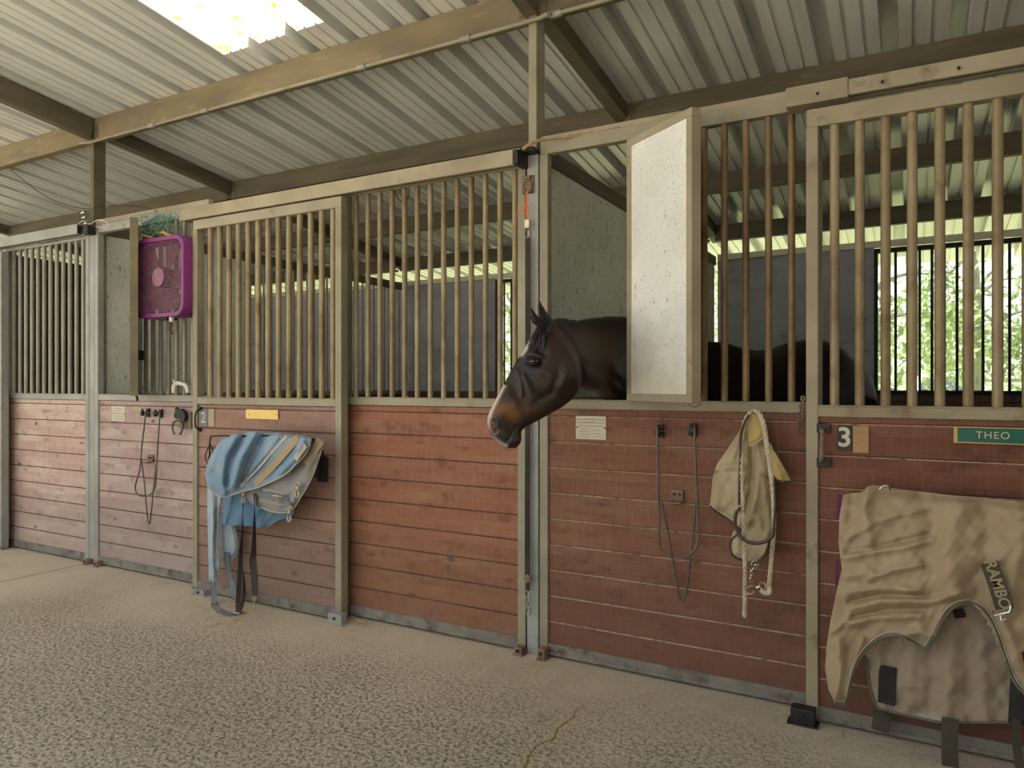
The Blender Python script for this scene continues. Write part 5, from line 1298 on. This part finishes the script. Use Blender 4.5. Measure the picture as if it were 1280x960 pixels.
ct = thing('cross_tie', at(659, 500, yp-.02), 'black webbing cross-tie strap hanging down the post from orange twine', 'strap')
m = MB()
for dx in (-1, 0, .8): m.tube(smooth_path([at(659, 238, yp-.022), at(659+dx, 252, yp-.024), at(659+dx, 274, yp-.022)], 4), .0025, 6)
m.tube([at(659,254,yp-.026), at(653,260,yp-.026), at(646,268,yp-.03)], .0025, 6); m.tube([at(660,256,yp-.028), at(655,261,yp-.028), at(648,265,yp-.03)], .0022, 6)
m.build('twine', M['twine_orange'], ct, smooth=True)
a = at(659.5, 280, yp-.018); m = MB(); m.box(a.x-.014, a.x+.014, yp-.028, yp-.010, a.z-.022, a.z+.022); m.build('snap_swivel', M['brass'], ct, bevel=.003)
a = at(660, 292, yp-.018); m = MB(); m.tube([a+Vector((math.cos(k)*.016,0,math.sin(k)*.022)) for k in [i*.5236 for i in range(12)]], .0035, 6, closed=True); m.build('ring', M['rod_iron'], ct, smooth=True)
m = MB(); m.strap([at(660, 296, yp-.018), at(660, 420, yp-.016), at(659.5, 560, yp-.016), at(659, 722, yp-.018)], .027, .004, side=(1,0,0)); m.build('webbing', M['black_strap'], ct)
a = at(659.5, 723, yp-.022); m = MB(); m.tube([a+Vector((0,.006,0)), a+Vector((0,-.008,0))], .021, 16); m.box(a.x-.018, a.x+.018, a.y-.012, a.y-.006, a.z-.004, a.z+.004); m.build('buckle', M['rusty'], ct, bevel=.002)
m = MB(); m.strap([at(659.5, 726, yp-.018), at(659.5, 738, yp-.018)], .022, .004, side=(1,0,0)); m.build('strap_tail', M['black_strap'], ct)
a = at(659.5, 743, yp-.018); m = MB(); m.tube([a+Vector((math.cos(k)*.015,0,math.sin(k)*.020)) for k in [i*.5236 for i in range(12)]], .003, 6, closed=True); m.build('ring', M['chrome'], ct, smooth=True)
clip(ct, 660, 757, yp-.018, 1.25, M['chrome'])
# small wire ring hanging from the stall header behind the bars
wb = thing('wire_basket_ring', at(503, 238, 3.28), 'small wire hanger behind the bars at the top of the middle stall', 'hanger')
rod('outer_wire', [(493,226),(494,240),(499,250),(506,252),(511,244),(511,228)], 3.27, .0028, M['dark_iron'], wb)
for q in range(3): rod('cross_wire', [(496+q*3,230+q*5),(503,236+q*4),(510,229+q*6)], 3.275, .002, M['dark_iron'], wb)

# ---- scattered straw and crumbs near the doors
st_ = MB(); rr = random.Random(11)
for i in range(260):
    if i < 90: px, py = rr.gauss(290, 22), rr.uniform(757, 785)
    elif i < 130: px, py = rr.gauss(455, 12), rr.uniform(772, 786)
    else:
        px = rr.uniform(130, 1150); py = 492+.0+ (683-480+.2035*(px-10))*1.0-12+rr.uniform(10, 34)
    p = floor_pt(px, py, .003); a = rr.uniform(0, 3.14); l = rr.uniform(.006,.028) if i > 2 else .07
    st_.tube([p-Vector((math.cos(a)*l, math.sin(a)*l, 0)), p+Vector((math.cos(a)*l, math.sin(a)*l, .002))], .0012, 4)
o = st_.build('straw', mat('straw', (.55,.42,.2), (.4,.3,.15), None, 20, rough=.8)); tag(o, 'scattered straw bits on the concrete along the stall fronts', 'straw'); o['kind'] = 'stuff'
o = MB()
for px, py, w_ in ((445,772,30),):
    o.tube(smooth_path([floor_pt(437,768,.004), floor_pt(447,775,.012), floor_pt(458,779,.004)], 4), .0022, 5)
tag(o.build('hay_stalk', M['rope'], smooth=True), 'single pale hay stalk on the floor at the right foot of stall door 2', 'straw')
